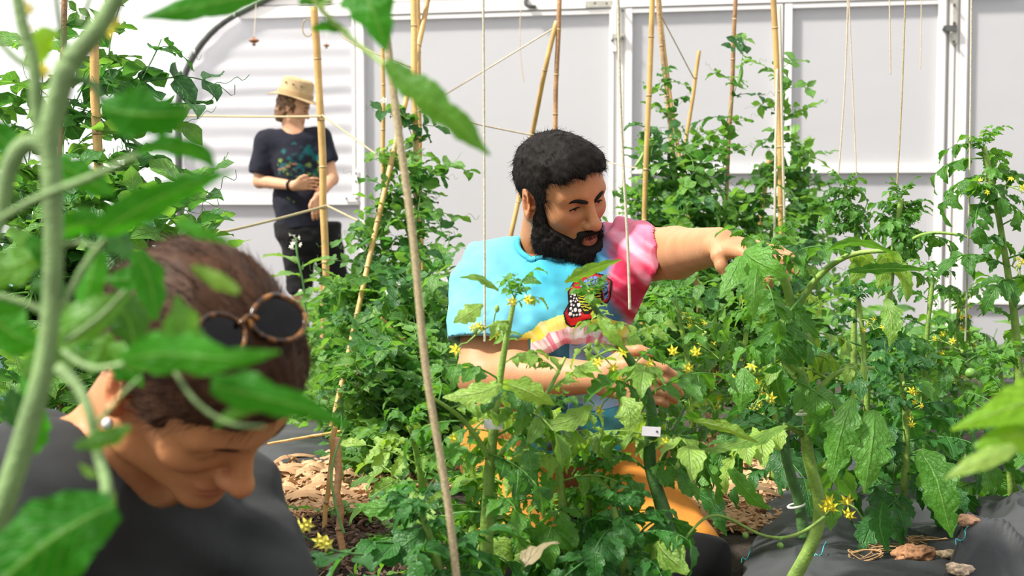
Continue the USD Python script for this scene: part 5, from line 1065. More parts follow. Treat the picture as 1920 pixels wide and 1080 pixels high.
# left wigwam climbers
pea_plant('pea vine climbing highest on the tallest cane of the left wigwam', [(800, 860, 4.3), (785, 600, 4.35), (770, 380, 4.4), (748, 175, 4.5)], .125, 44, 11, blooms=1, pods=4, wander=.035)
pea_plant('pea vine with pale underside leaves reaching right from the left wigwam', [(760, 700, 4.3), (770, 450, 4.35), (800, 330, 4.35), (850, 305, 4.35)], .15, 26, 12, wander=.02, pods=2)
pea_plant('pea vine on the slim left cane of the left wigwam', [(700, 760, 4.4), (712, 540, 4.45), (722, 380, 4.45), (728, 270, 4.5)], .125, 34, 13, wander=.03, pods=3)
pea_plant('pea vine on the slanting outer cane of the left wigwam', [(640, 800, 4.2), (665, 620, 4.3), (700, 470, 4.35), (735, 350, 4.4)], .13, 34, 14, wander=.03)
mass('pea vine in the tangle at the left wigwam\'s foot', 'pea vines at the foot of the left wigwam', (640, 850, 430, 560, 840, 3.9, 4.9), 16, .135, 26, 2, blooms=1, pods=1)
mass('low front pea vine below the slanting canes', 'low pea vines below the slanting canes', (680, 900, 600, 720, 890, 3.4, 3.9), 12, .12, 22, 3, blooms=1)
mass('pea vine behind the man\'s turquoise shoulder', 'pea vines behind the right shoulder', (760, 960, 490, 560, 800, 4.6, 5.6), 9, .13, 22, 4)
# right tangle
for k, (x, y, lab) in enumerate([(1256, 120, 'pea vine with the tall leafy tip near the left canes of the right tangle'), (1380, 60, 'slender pea shoot topping the thin reddish cane'), (1462, 110, 'pea vine wound up the cane beside the door post'), (1320, 240, 'pea vine hanging free between the cane groups'), (1205, 230, 'pea vine left of the left cane of the right tangle'), (1520, 270, 'pea vine reaching over the door at the right of the tangle')]):
    pea_plant(lab, [(1330 + (x - 1330) * .5, 640, 4.6), (x * .7 + 1330 * .3, 430, 4.65), (x - 6, (y + 330) / 2, 4.7), (x, y, 4.7)], .115, 36 if k != 1 else 26, 30 + k, wander=.03, pods=3)
mass('pea vine in the thick of the right tangle', 'pea vines in the thick of the right tangle', (1190, 1530, 250, 420, 700, 4.4, 5.2), 19, .125, 26, 6, pods=1)
mass('low pea vine behind the man\'s stretched arm', 'low pea vines behind the stretched arm', (1180, 1560, 430, 540, 780, 4.0, 4.8), 13, .125, 24, 7, blooms=1)
# left side, behind the foreground plant
for k, (x, y, lf, lab) in enumerate([(275, 75, .16, 'pea vine with broad glossy leaves at the upper left of the hoop'), (150, 20, .15, 'pea vine behind the thick foreground stem, reaching the frame top'), (230, -10, .14, 'pea vine at the top beside the bamboo cane on the left'), (60, 60, .15, 'pea vine in the top left corner'), (20, 200, .15, 'pea vine at the left edge')]):
    pea_plant(lab, [(x * .6 + 70, 640, 2.9), (x * .8 + 30, 380, 2.95), (x, (y + 200) / 2, 3.0), (x + 6, y, 3.0)], lf, 17, 50 + k, 'pea_leaf_deep' if k == 0 else 'pea_leaf', wander=.03)
mass('pea vine behind the thick foreground stem', 'pea vines behind the foreground stem', (10, 330, 300, 430, 760, 2.7, 3.2), 11, .15, 20, 8)
mass('low pea vine behind the kneeling woman', 'low pea vines behind the woman', (-40, 300, 580, 700, 900, 2.5, 3.1), 8, .13, 18, 9)

# low green growth far off
def weeds(label, group, boxx, n, seed, h=(.18, .4), lf=(.07, .13), m='lettuce', white=0.0):
    Rw = np.random.default_rng(seed); x0, x1, d0, d1 = boxx
    for k in range(n):
        d = Rw.uniform(d0, d1); x = Rw.uniform(x0, x1); X_ = (x - 960) / FPX * d; b = V(X_, d, float(ground_z(X_, d))); H = Rw.uniform(*h); t = thing('weed', label, 'weed', b, group)
        geo('stem', tube([b, b + V(Rw.normal(0, .02), Rw.normal(0, .02), H * .6), b + V(Rw.normal(0, .04), Rw.normal(0, .04), H)], [.004, .003, .002], 5), M['vine'], t)
        for i in range(11): q = b + V(0, 0, H * Rw.uniform(.05, .95)); leaf_at(t, SIMPLE, Rw.integers(99), q, Rw.uniform(*lf), Rw.uniform(0, 6.3), Rw.uniform(-.1, .9), Rw.normal(0, .3), M[m])
        if Rw.random() < white:
            for i in range(7): geo('flower', flower_mesh(b + V(Rw.normal(0, .018), Rw.normal(0, .018), H + .02 + .016 * i), .014, Rw.normal(0, 1, 3), Rw), M['white_petal'], t)
SIMPLE = [leaflet(1, .27, np.random.default_rng(700 + i), 8, .12, .2, .35, 4) for i in range(8)]
weeds('leafy green weed growing at the feet of the person in the hat', 'weeds at the hat person\'s feet', (505, 680, 6.6, 8.8), 26, 1, (.25, .5), (.10, .2), white=.15)
weeds('low weed behind the pea tangle near the end wall', 'weeds along the end wall', (640, 1560, 6.5, 8.8), 26, 2, (.3, .6), (.12, .22))
weeds('weed by the end wall behind the right-hand tomato plants', 'weeds behind the right tomatoes', (1560, 1950, 5.5, 8.2), 22, 3, (.2, .5), (.1, .2), 'pea_leaf')
weeds('bright low seedling on the ground beyond the kneeling woman', 'seedlings beyond the woman', (470, 720, 4.6, 6.0), 22, 4, (.06, .16), (.05, .11))
weeds('small seedling in the dark soil between the front plants', 'seedlings in the front soil', (640, 1000, 2.6, 3.3), 16, 5, (.03, .08), (.03, .05), 'lettuce')
weeds('bright weed behind the slanting canes of the left wigwam', 'weeds behind the slanting canes', (640, 800, 5.2, 6.2), 18, 6, (.25, .5), (.08, .16))
wp = at(555, 470, 5.0); t = thing('white_flower', 'white flower spike nodding before the hat person\'s trousers', 'flower', at(575, 600, 5.0)); C = spline([at(575, 600, 5.0), at(566, 520, 5.0), at(556, 468, 5.0), at(555, 445, 5.0)], 14); geo('stem', tube(C, .004, 6), M['vine'], t, smooth=True); Rw = np.random.default_rng(8)
for i in range(9): geo('flower', flower_mesh(C[-1] + V(Rw.normal(0, .010), Rw.normal(0, .01), -.006 * i + .01), .010, Rw.normal(0, 1, 3) + V(0, -1, 0), Rw), M['white_petal'], t)
for i, (az, e_) in enumerate([(2.9, .5), (.3, .6), (3.4, .2), (-.4, .2)]): leaf_at(t, SIMPLE, i, C[9 - i], .13, az, e_, 0, M['lettuce'])

# ------------------------------------------------------------------ tomato plants, far to near
TP = tomato_plant
TP('tomato plant with a dense curly top before the right door, the left of two', [(1602, 700, 3.7), (1603, 560, 3.7), (1606, 440, 3.7), (1584, 350, 3.7)], .009, .006, .135, 12, 1, 'tomato_leaf', t0=.45, hi=True, el=(.2, -.2), head=34, hl=.092)
TP('tomato plant with a rounded curly head before the right door, the right of two', [(1655, 700, 3.5), (1668, 540, 3.5), (1680, 440, 3.5), (1690, 372, 3.5)], .011, .007, .14, 12, 2, 'tomato_leaf', t0=.5, el=(.1, -.3), head=36, hl=.092, branches=[([(1672, 480, 3.5), (1730, 440, 3.45), (1820, 445, 3.4)], .006)])
TP('tall tomato plant rising at the right edge before the last white panel', [(1912, 760, 3.3), (1903, 600, 3.3), (1885, 480, 3.3), (1868, 380, 3.3), (1845, 275, 3.3)], .011, .006, .20, 20, 3, 'tomato_leaf', t0=.2, flowers=3, head=10, hl=.16)
TP('tomato plant in the far right thicket with many yellow flowers', [(1800, 900, 3.6), (1790, 700, 3.6), (1800, 560, 3.6)], .009, .005, .21, 22, 4, 'tomato_leaf', flowers=7, t0=.05)
TP('tomato plant between the curly-topped pair and the tall right one', [(1740, 880, 3.3), (1735, 680, 3.3), (1750, 520, 3.3)], .009, .005, .22, 22, 5, 'tomato_leaf', flowers=3, t0=.05)
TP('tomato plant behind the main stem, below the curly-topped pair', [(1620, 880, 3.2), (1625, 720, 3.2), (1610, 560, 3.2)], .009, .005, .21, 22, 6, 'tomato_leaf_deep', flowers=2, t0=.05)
TP('tomato plant below the man\'s hand with yellow flowers at its side', [(1385, 900, 2.9), (1390, 760, 2.9), (1400, 610, 2.9)], .009, .005, .20, 22, 7, 'tomato_leaf', flowers=6, t0=.05)
TP('tomato plant under the man\'s pink sleeve', [(1300, 820, 3.2), (1290, 680, 3.2), (1265, 560, 3.2)], .008, .005, .19, 20, 8, 'tomato_leaf', flowers=3, t0=.05)
TP('bushy tomato plant low at the right edge behind the bright blurred leaves', [(1900, 960, 2.9), (1890, 840, 2.9), (1875, 690, 2.9)], .009, .005, .20, 20, 9, 'tomato_leaf', flowers=2, t0=.05)
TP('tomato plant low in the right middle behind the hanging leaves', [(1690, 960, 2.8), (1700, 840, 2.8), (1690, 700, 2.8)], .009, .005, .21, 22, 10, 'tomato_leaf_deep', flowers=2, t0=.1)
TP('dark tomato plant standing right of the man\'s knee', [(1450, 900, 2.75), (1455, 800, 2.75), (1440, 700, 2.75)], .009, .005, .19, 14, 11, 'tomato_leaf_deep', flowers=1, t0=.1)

main = TP('tall tomato plant with bare twisting stem whose top the man holds', [(1484, 1092, 2.30), (1522, 1020, 2.30), (1538, 962, 2.30), (1527, 900, 2.30), (1513, 820, 2.30), (1517, 760, 2.30), (1498, 690, 2.30), (1486, 620, 2.30), (1476, 540, 2.29), (1440, 480, 2.26)], .0118, .007, .20, 20, 12, 'tomato_leaf', 'stem', t0=.62, flowers=2, el=(.2, -.3), head=8, hl=.11, m2='tomato_leaf_pale',
          branches=[([(1488, 585, 2.3), (1530, 525, 2.28), (1590, 480, 2.25), (1660, 470, 2.22)], .007), ([(1492, 698, 2.3), (1455, 700, 2.28), (1400, 705, 2.25)], .006), ([(1506, 815, 2.3), (1488, 805, 2.29), (1470, 795, 2.27)], .006), ([(1516, 760, 2.3), (1570, 700, 2.3), (1640, 690, 2.3)], .006), ([(1545, 880, 2.3), (1590, 800, 2.32), (1600, 730, 2.32)], .006)])
for sp, hw, m_, tl, sd in [([(1598, 745, 2.2), (1580, 800, 2.18), (1568, 850, 2.18), (1560, 905, 2.18)], [6, 34, 40, 26, 2], 'tomato_leaf', .3, 1), ([(1640, 770, 2.2), (1635, 830, 2.17), (1628, 880, 2.16), (1622, 925, 2.16)], [8, 52, 46, 28, 2], 'tomato_leaf', -.2, 2),
                       ([(1725, 845, 2.2), (1752, 890, 2.18), (1768, 945, 2.17), (1785, 1008, 2.17)], [8, 50, 42, 28, 2], 'tomato_leaf', .25, 3), ([(1655, 940, 2.3), (1650, 985, 2.3), (1665, 1035, 2.3)], [6, 32, 22, 1], 'tomato_leaf_deep', .5, 4), ([(1610, 800, 2.25), (1590, 840, 2.25), (1575, 900, 2.25)], [4, 22, 18, 1], 'tomato_leaf_deep', .6, 5),
                       ([(1300, 925, 2.25), (1335, 945, 2.22), (1350, 980, 2.2), (1362, 1005, 2.2)], [4, 26, 20, 1], 'tomato_leaf_deep', .4, 6), ([(1365, 880, 2.2), (1395, 915, 2.18), (1425, 945, 2.17), (1448, 955, 2.17)], [4, 22, 18, 1], 'tomato_leaf', .5, 7), ([(1395, 470, 2.2), (1420, 490, 2.15), (1450, 505, 2.13), (1480, 520, 2.13)], [8, 36, 40, 20, 2], 'tomato_leaf', .2, 8),
                       ([(1390, 480, 2.17), (1370, 520, 2.14), (1350, 560, 2.13)], [6, 24, 20, 2], 'tomato_leaf', .4, 9), ([(1420, 500, 2.15), (1415, 550, 2.12), (1412, 600, 2.12)], [6, 30, 22, 1], 'tomato_leaf', -.4, 10), ([(1660, 560, 2.2), (1672, 610, 2.17), (1668, 650, 2.17)], [4, 26, 20, 1], 'tomato_leaf_pale', .2, 11), ([(1590, 510, 2.2), (1640, 505, 2.18), (1740, 505, 2.17)], [4, 16, 12, 1], 'tomato_leaf', .7, 12),
                       ([(1550, 470, 2.2), (1600, 455, 2.17), (1680, 478, 2.17)], [3, 14, 12, 1], 'tomato_leaf', .8, 13), ([(1395, 690, 2.15), (1392, 730, 2.13), (1388, 775, 2.13)], [5, 34, 26, 1], 'tomato_leaf', .2, 14)]:
    hero(main, sp, hw, m_, tl, .22, .38, 4, sd, .14, 30, 6)
Rn = np.random.default_rng(21)
pstem(main, [(1545, 970, 2.25), (1500, 1000, 2.2), (1420, 1000, 2.15), (1330, 968, 2.12), (1285, 1010, 2.1)], [7, 7, 6, 6, 5], 'stem', 'fruit_truss', 7)
for px, py, r in ((1398, 1004, 6), (1463, 1023, 6.5), (1463, 1010, 4)): m = trimesh.creation.icosphere(2, r * 2.15 / FPX); m.apply_translation(at(px, py, 2.15)); geo('green_tomato', m, M['green_fruit'], main, smooth=True)
pstem(main, [(1550, 965, 2.25), (1580, 945, 2.2), (1600, 950, 2.18), (1618, 975, 2.18)], [5, 4, 4, 3], 'stem', 'side_stem', 7)
for px, py in ((1553, 938), (1562, 950), (1588, 938), (1592, 964), (1548, 952)): geo('flower', flower_mesh(at(px, py, 2.17), .0125, V(Rn.normal(), -1, -.6), Rn), M['petal'], main)
for px, py, dx in ((1515, 772, 1), (1500, 632, 1)):
    c = at(px, py, 2.30); a = np.linspace(0, 2 * np.pi, 17); geo('stem_clip', tube(c + np.stack([.018 * np.cos(a), .018 * np.sin(a), .004 * np.cos(a)], 1), .0028, 6), M['clip'], label='clear plastic plant clip round the bare twisting tomato stem' + (' above the wood chips' if py > 700 else ' below the man\'s hand'), cat='clip', smooth=True)
TP('second bare dark tomato stem just left of the tall twisting one', [(1508, 1010, 2.42), (1495, 930, 2.42), (1472, 840, 2.42), (1482, 760, 2.42)], .0105, .007, .17, 9, 13, 'tomato_leaf_deep', 'stem_dark', t0=.7)
c = at(1493, 948, 2.42); a = np.linspace(0, 2 * np.pi, 17); geo('stem_clip', tube(c + np.stack([.014 * np.cos(a), .014 * np.sin(a), .003 * np.cos(a)], 1), .0024, 6), M['clip'], label='clear plastic plant clip round the second dark tomato stem', cat='clip', smooth=True)
g = at(1820, 700, 2.9); m = trimesh.creation.icosphere(2, .011); m.apply_translation(g); geo('green_tomato', m, M['green_fruit'], label='round green tomato at the right beside the dark leaves', cat='tomato', smooth=True)

# front row, a little out of focus
frontA = TP('front tomato plant with thick upright stem at the bottom centre', [(908, 1100, 2.0), (913, 980, 2.0), (918, 880, 2.0), (928, 780, 2.0), (945, 660, 2.0), (965, 560, 2.0)], .0115, .003, .155, 26, 14, 'tomato_leaf', 'stem', t0=.18, m2='tomato_leaf_pale', flowers=1, branches=[([(930, 860, 2.0), (990, 790, 1.98), (1035, 720, 1.98), (1060, 670, 1.98)], .005), ([(922, 870, 2.0), (860, 780, 1.97), (800, 740, 1.95)], .005)], fsize=.009)
frontB = TP('front tomato plant with dark stem before the orange trousers', [(1262, 1020, 2.12), (1235, 930, 2.12), (1218, 860, 2.12), (1222, 780, 2.1), (1190, 690, 2.08), (1150, 630, 2.05), (1105, 562, 2.03)], .0125, .004, .15, 24, 15, 'tomato_leaf', 'stem_dark', t0=.22, m2='tomato_leaf_pale', flowers=3, branches=[([(1228, 900, 2.12), (1255, 830, 2.1), (1285, 760, 2.1)], .005)], fsize=.009)
TP('front tomato plant left of the thick upright stem, over the dark soil', [(800, 1110, 2.15), (800, 1000, 2.15), (790, 900, 2.15), (770, 800, 2.1)], .009, .004, .145, 20, 16, 'tomato_leaf', t0=.05, m2='tomato_leaf_pale')
TP('front tomato plant between the thick stem and the orange trousers', [(1070, 1120, 2.1), (1060, 1000, 2.1), (1045, 860, 2.1), (1030, 770, 2.05)], .009, .004, .18, 22, 17, 'tomato_leaf', t0=.05, m2='tomato_leaf_pale', flowers=1)
TP('front tomato plant before the man\'s left-hand orange knee', [(985, 1130, 2.2), (980, 1020, 2.2), (965, 900, 2.2), (985, 820, 2.18)], .009, .004, .16, 22, 27, 'tomato_leaf', t0=.05, m2='tomato_leaf_pale')
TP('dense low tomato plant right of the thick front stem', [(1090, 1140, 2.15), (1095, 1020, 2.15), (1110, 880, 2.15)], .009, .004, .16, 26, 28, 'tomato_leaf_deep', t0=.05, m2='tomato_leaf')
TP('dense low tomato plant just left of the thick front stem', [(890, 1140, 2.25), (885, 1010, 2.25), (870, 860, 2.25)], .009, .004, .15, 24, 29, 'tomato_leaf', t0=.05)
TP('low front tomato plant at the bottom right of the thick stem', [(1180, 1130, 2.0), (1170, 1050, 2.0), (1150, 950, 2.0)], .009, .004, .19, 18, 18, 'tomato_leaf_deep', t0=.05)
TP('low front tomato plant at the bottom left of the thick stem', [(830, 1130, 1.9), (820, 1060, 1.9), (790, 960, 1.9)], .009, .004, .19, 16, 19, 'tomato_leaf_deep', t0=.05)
for par, sp, hw, m_, tl, sd in [(frontA, [(1060, 530, 1.95), (1100, 510, 1.93), (1165, 487, 1.93)], [3, 17, 14, 1], 'tomato_leaf_pale', .6, 1), (frontA, [(935, 545, 1.95), (895, 520, 1.94), (862, 520, 1.93)], [3, 12, 10, 1], 'tomato_leaf_pale', .8, 2), (frontA, [(905, 570, 1.95), (875, 590, 1.94), (850, 605, 1.93)], [3, 22, 18, 1], 'tomato_leaf_pale', .3, 3),
                        (frontA, [(940, 720, 1.9), (900, 735, 1.88), (830, 745, 1.88)], [3, 30, 22, 1], 'tomato_leaf_pale', .5, 4), (frontA, [(950, 720, 1.9), (990, 735, 1.88), (1040, 760, 1.88)], [3, 30, 24, 1], 'tomato_leaf_pale', .5, 5), (frontB, [(1165, 745, 2.0), (1180, 780, 1.98), (1178, 815, 1.98)], [5, 34, 26, 1], 'tomato_leaf_pale', .2, 6),
                        (frontB, [(1110, 760, 2.0), (1060, 790, 1.98), (1010, 800, 1.98)], [3, 26, 20, 1], 'tomato_leaf_pale', .4, 7), (frontB, [(1120, 590, 2.0), (1140, 620, 1.98), (1175, 660, 1.98)], [3, 18, 15, 1], 'tomato_leaf_pale', .5, 8), (frontB, [(1230, 1010, 2.0), (1250, 1040, 1.95), (1290, 1075, 1.93)], [6, 44, 40, 4], 'tomato_leaf_pale', .3, 9),
                        (frontB, [(1180, 900, 2.05), (1190, 930, 2.03), (1195, 960, 2.03)], [4, 30, 24, 3], 'tomato_leaf', .1, 10), (frontA, [(760, 900, 1.95), (720, 950, 1.93), (665, 945, 1.93)], [4, 36, 26, 1], 'tomato_leaf', .5, 11), (frontA, [(800, 990, 1.9), (740, 1030, 1.88), (680, 1050, 1.88)], [4, 40, 28, 1], 'tomato_leaf_deep', .4, 12)]:
    hero(par, sp, hw, m_, tl, .22, .34, 4, 60 + sd, .14, 26, 6)
for px, py in ((960, 566), (990, 562), (850, 822)): geo('flower', flower_mesh(at(px, py, 1.93), .0085, V(Rn.normal(0, .4), -1, -.1), Rn), M['petal'], frontA)
for px, py in ((1218, 682), (1262, 658), (1290, 690), (1305, 660)): geo('flower', flower_mesh(at(px, py, 2.02), .009, V(Rn.normal(0, .4), -1, -.2), Rn), M['petal'], frontB)
for px, py, lab in ((925, 796, 'white plastic tag clipped to the thick front stem'), (1221, 809, 'white plastic tag clipped to the dark front stem')):
    p = at(px, py, 1.98); m = box((-.013, -.001, -.0065), (.013, .001, .0065)); m.apply_transform(rot4 := trimesh.transformations.rotation_matrix(.06, (0, 1, 0))); m.apply_translation(p); t = thing('plant_tag', lab, 'tag', p); geo('tag', m, M['label'], t); geo('hole', tube([p + V(.008, -.0016, 0), p + V(.008, -.0008, 0)], .0016, 8), M['dark_gap'], t)
for k, (px, py, d_, sd) in enumerate([(985, 1062, 1.75, 1), (1165, 1035, 2.0, 2), (1140, 1030, 2.05, 3), (1000, 905, 2.1, 4), (1030, 910, 2.1, 5)]):
    p = at(px, py, d_); lf = leaflet(.05 if k == 0 else .028, .017 if k == 0 else .010, np.random.default_rng(sd), 8, .05, .3, .5, 4); geo('dry_leaf', (lf[0] @ orient(.6 + k, .9 - .3 * k).T + p, lf[1]), M['dry_leaf'], frontA if k in (0, 3, 4) else frontB, smooth=True, uv=lf[2], label='pale dry leaf')
br = thing('flowering_plant', 'pale yellow-green flower sprig at the woman\'s elbow', 'flower', at(640, 1090, 1.75)); Rb = np.random.default_rng(31)
for path in ([(680, 1040, 1.8), (620, 1030, 1.76), (560, 1000, 1.74)], [(640, 1045, 1.78), (570, 1040, 1.74), (520, 1030, 1.72)], [(600, 1040, 1.76), (560, 1060, 1.73), (520, 1062, 1.72)]): pstem(br, path, [5, 4, 3], 'stem_dark', 'stem', 6)
for px, py in ((540, 995), (558, 990), (575, 985), (600, 1015), (612, 1020), (498, 1020), (522, 1040), (530, 1052), (508, 1066), (545, 1003)): geo('flower', flower_mesh(at(px, py, 1.73), .0105, V(Rb.normal(0, .5), -1, .2), Rb), M['petal_pale'], br)
for i in range(6): leaf_at(br, SIMPLE, i, at(560 + 22 * i, 1035 + 6 * (i % 3), 1.75), .05, Rb.uniform(0, 6), Rb.uniform(-.3, .5), 0, M['tomato_leaf_deep'])
ss = thing('pea_plant', 'pea seedling stem with few leaves twined on the soil stake', 'pea plant', at(648, 1060, 2.72)); pstem(ss, [(645, 1000, 2.72), (630, 950, 2.72), (622, 880, 2.73), (640, 820, 2.74)], [6, 5, 5, 4], 'vine', 'stem', 7)
for px, py, L, az, e_ in ((655, 915, .06, .4, .5), (655, 985, .05, .2, 1.2), (560, 955, .07, 3.4, .3), (600, 960, .05, 2.9, .4)): leaf_at(ss, SIMPLE, px, at(px, py, 2.7), L, az, e_, .3, M['pea_leaf'])
Rd = np.random.default_rng(61)
straw = plain('dry_root', (.42, .26, .12), .8, .3, 60)
for k, (px, py, w_, lab) in enumerate([(1620, 1045, .030, 'small tangle of dry roots on the black fabric right of the tall stem'), (1668, 1030, .045, 'wider tangle of dry roots on the black fabric under the hanging leaves'), (1730, 1015, .04, 'dry root curl beside the brown soil clump on the black fabric')]):
    c = on_fabric(px, py); mb = MB()
    for i in range(7):
        u_ = np.linspace(0, 1, 14); o = Rd.uniform(0, 6, 3); p = c + np.stack([w_ * np.sin(u_ * Rd.uniform(3, 7) + o[0]), w_ * .5 * np.sin(u_ * Rd.uniform(3, 7) + o[1]), .006 + .008 * np.sin(u_ * 5 + o[2])], 1); v, f = tube(p, .0013, 5); mb.add(v, f)
    geo('dry_roots', mb.get(), straw, label=lab, cat='dry roots', smooth=True)
for k, (px, py, r, lab) in enumerate([(1716, 1040, .030, 'reddish brown clump of soil on the black fabric'), (1775, 1042, .017, 'pale tan crumb of soil right of the brown clump'), (1795, 1075, .018, 'pale stone at the bottom edge below the tan crumb'), (1815, 985, .020, 'brown leaf scrap beside the crumpled fabric fold')]):
    m = trimesh.creation.icosphere(3, r); v = np.array(m.vertices) * V(1.2, .8, .55); v *= (1 + 1.1 * (meshkit.fbm(v * 110, 3, 70 + k) - .5))[:, None]; geo('soil_clump', (v + on_fabric(px, py) + V(0, 0, r * .3), m.faces), plain(f'clump_{"abcd"[k]}', [(.30, .15, .07), (.48, .36, .22), (.6, .45, .32), (.30, .17, .10)][k], .9, .5, 120), label=lab, cat='soil', smooth=True)
for k, (px, py, lab) in enumerate([(1538, 1035, 'frayed teal thread on the black fabric right of the tall stem foot'), (1802, 1010, 'frayed teal thread near the crumpled fabric fold'), (1368, 1018, 'frayed teal thread at the left edge of the black fabric')]):
    c = on_fabric(px, py) + V(0, 0, .006); u_ = np.linspace(0, 1, 12); geo('frayed_thread', tube(c + np.stack([.022 * (u_ - .5), .012 * np.sin(u_ * 9), .004 * np.sin(u_ * 13) + .03 * (u_ - .5)], 1), .0012, 5), plain(f'teal_{"abc"[k]}', (.06, .42, .45), .6), label=lab, cat='thread', smooth=True)
hero(frontB, [(1476, 798, 2.1), (1430, 815, 2.08), (1370, 835, 2.06), (1300, 845, 2.06)], [4, 16, 18, 13, 2], 'tomato_leaf_pale', .8, .3, .3, 5, 76, .3, 36, 6); hero(frontB, [(1300, 790, 2.05), (1350, 800, 2.03), (1420, 830, 2.02)], [4, 16, 14, 2], 'tomato_leaf_pale', .7, .3, .3, 4, 77, .25, 30, 6)
# crumpled light blue sheet behind the foreground stem
u_, v_ = np.meshgrid(np.linspace(0, 1, 40), np.linspace(0, 1, 24)); p = at(-30, 470, 4.6) + V(.58, .05, 0) * u_[..., None] + V(0, .06, -.66) * v_[..., None] + V(0, -.10, .03) * (meshkit.fbm(np.stack([u_ * 6, v_ * 4, 0 * u_], -1), 3, 4))[..., None]
i, j = np.meshgrid(np.arange(23), np.arange(39), indexing='ij'); q = np.stack([i * 40 + j, i * 40 + j + 1, (i + 1) * 40 + j + 1, (i + 1) * 40 + j], -1).reshape(-1, 4); p = p.reshape(-1, 3)
geo('plastic_sheet', (np.vstack([p, p + V(0, .004, 0)]), np.vstack([q, q[:, ::-1] + len(p)])), plain('light_blue_plastic', (.36, .68, .74), .4, .1, 9), label='light blue plastic sheet glimpsed behind the foreground stem', cat='plastic sheet', smooth=True)

# ------------------------------------------------------------------ the foreground plant on the left, well out of focus
D = .78
fg = thing('tomato_plant', 'thick-stemmed tomato plant out of focus close to the camera on the left', 'tomato plant', at(-15, 1080, D))
def hs(pts, w, **k): return pstem(fg, [(a, b, D + (c[0] if c else 0)) for a, b, *c in pts], w, **k)
hs([(-30, 1100), (-8, 990), (25, 890), (58, 780), (80, 700), (94, 600), (100, 480), (99, 390), (96, 320), (92, 262), (108, 185), (128, 115)], [48, 46, 45, 44, 42, 38, 36, 36, 38, 40, 42, 46], n=50)
hs([(128, 118), (158, 85), (192, 40), (232, -30)], [44, 38, 36, 34], name='side_stem'); hs([(98, 330), (84, 280), (56, 268), (24, 300), (6, 370), (-14, 450)], [36, 36, 36, 33, 31, 30], name='side_stem')
hs([(80, 275, .02), (68, 200, .02), (64, 130, .02), (48, 70, .02), (30, -20, .02)], [26, 24, 24, 24, 22], name='side_stem'); hs([(124, 95), (112, 45), (104, -15)], [13, 11, 9], m='stem_dark', name='side_stem'); hs([(140, 150), (170, 155), (186, 175), (192, 196)], [16, 15, 14, 10], m='stem_dark', name='side_stem')
hs([(64, 130, .02), (30, 110, .02), (0, 80, .02), (-20, 60, .02)], [14, 12, 10, 10], name='petiole'); hs([(150, 45, .03), (160, 20, .03), (172, -15, .03)], [10, 9, 8], name='petiole')
hs([(0, 412, -.02), (70, 372, -.03), (180, 328, -.04), (258, 290, -.05)], [14, 15, 15, 12], name='petiole'); hs([(92, 610), (130, 550), (165, 490), (205, 440)], [15, 15, 14, 10], name='petiole'); hs([(90, 590), (50, 570), (-20, 552)], [14, 13, 12], name='petiole')
hs([(112, 690, -.02), (145, 725, -.03), (172, 790, -.04), (186, 860, -.04), (200, 920, -.05), (180, 985, -.05)], [26, 22, 20, 20, 22, 16], name='side_stem', n=30); hs([(178, 800, -.04), (215, 755, -.04), (262, 708, -.04)], [9, 8, 6], name='petiole'); hs([(120, 640), (180, 600), (235, 545)], [12, 10, 8], name='petiole')
hs([(120, 660, -.03), (180, 690, -.05), (232, 682, -.06)], [14, 12, 10], name='petiole'); hs([(325, 690, -.06), (360, 745, -.07), (420, 790, -.07), (500, 800, -.07)], [8, 8, 9, 6], name='petiole'); hs([(98, 470), (140, 455), (190, 470)], [12, 11, 9], name='petiole')
H = lambda sp, hw, m='hero_leaf', tl=0.0, sd=0, lobe=.22, nl=3, fold=.22, wave=.14: hero(fg, [(a, b, D + c) for a, b, c in sp], hw, m, tl, fold, lobe, nl, sd, wave)
H([(188, 200, -.02), (265, 215, -.03), (350, 212, -.03)], [16, 48, 56, 44, 12], sd=1, tl=.2, lobe=.35, nl=2); H([(255, 285, -.05), (330, 276, -.06), (380, 292, -.06), (408, 330, -.06)], [4, 20, 26, 20, 2], sd=2, tl=.5); H([(185, 440, -.02), (260, 392, -.04), (350, 350, -.05), (436, 322, -.05)], [14, 40, 36, 24, 2], sd=3, tl=.3)
H([(330, 420, -.02), (385, 440, -.03), (450, 460, -.03)], [14, 18, 10, 2], sd=4, tl=.6); H([(225, 675, -.06), (330, 665, -.08), (430, 672, -.09), (525, 660, -.09)], [14, 46, 46, 26, 2], sd=5, tl=.3, lobe=.3); H([(345, 690, -.05), (345, 630, -.05), (332, 555, -.05)], [30, 50, 36, 3], 'tomato_leaf', sd=6, tl=.2, lobe=.3)
H([(395, 722, -.07), (480, 742, -.08), (560, 762, -.08), (658, 802, -.08)], [22, 44, 34, 22, 2], sd=7, tl=.3, lobe=.28); H([(85, 640, .03), (165, 595, .02), (245, 552, .02)], [24, 46, 36, 3], 'tomato_leaf', sd=8, tl=-.2); H([(-30, 560, .03), (20, 625, .03), (80, 650, .03)], [40, 60, 44, 3], sd=9, tl=.3)
H([(40, 700, .05), (100, 680, .04), (170, 660, .04)], [20, 36, 26, 3], 'tomato_leaf', sd=10, tl=.2); H([(140, 838, -.05), (190, 825, -.05), (246, 800, -.05)], [6, 20, 22, 4], 'tomato_leaf', sd=11, tl=.3); H([(215, 945, -.07), (130, 990, -.08), (60, 1040, -.08), (-10, 1100, -.08)], [30, 70, 90, 80, 50], sd=12, tl=.1, lobe=.10)
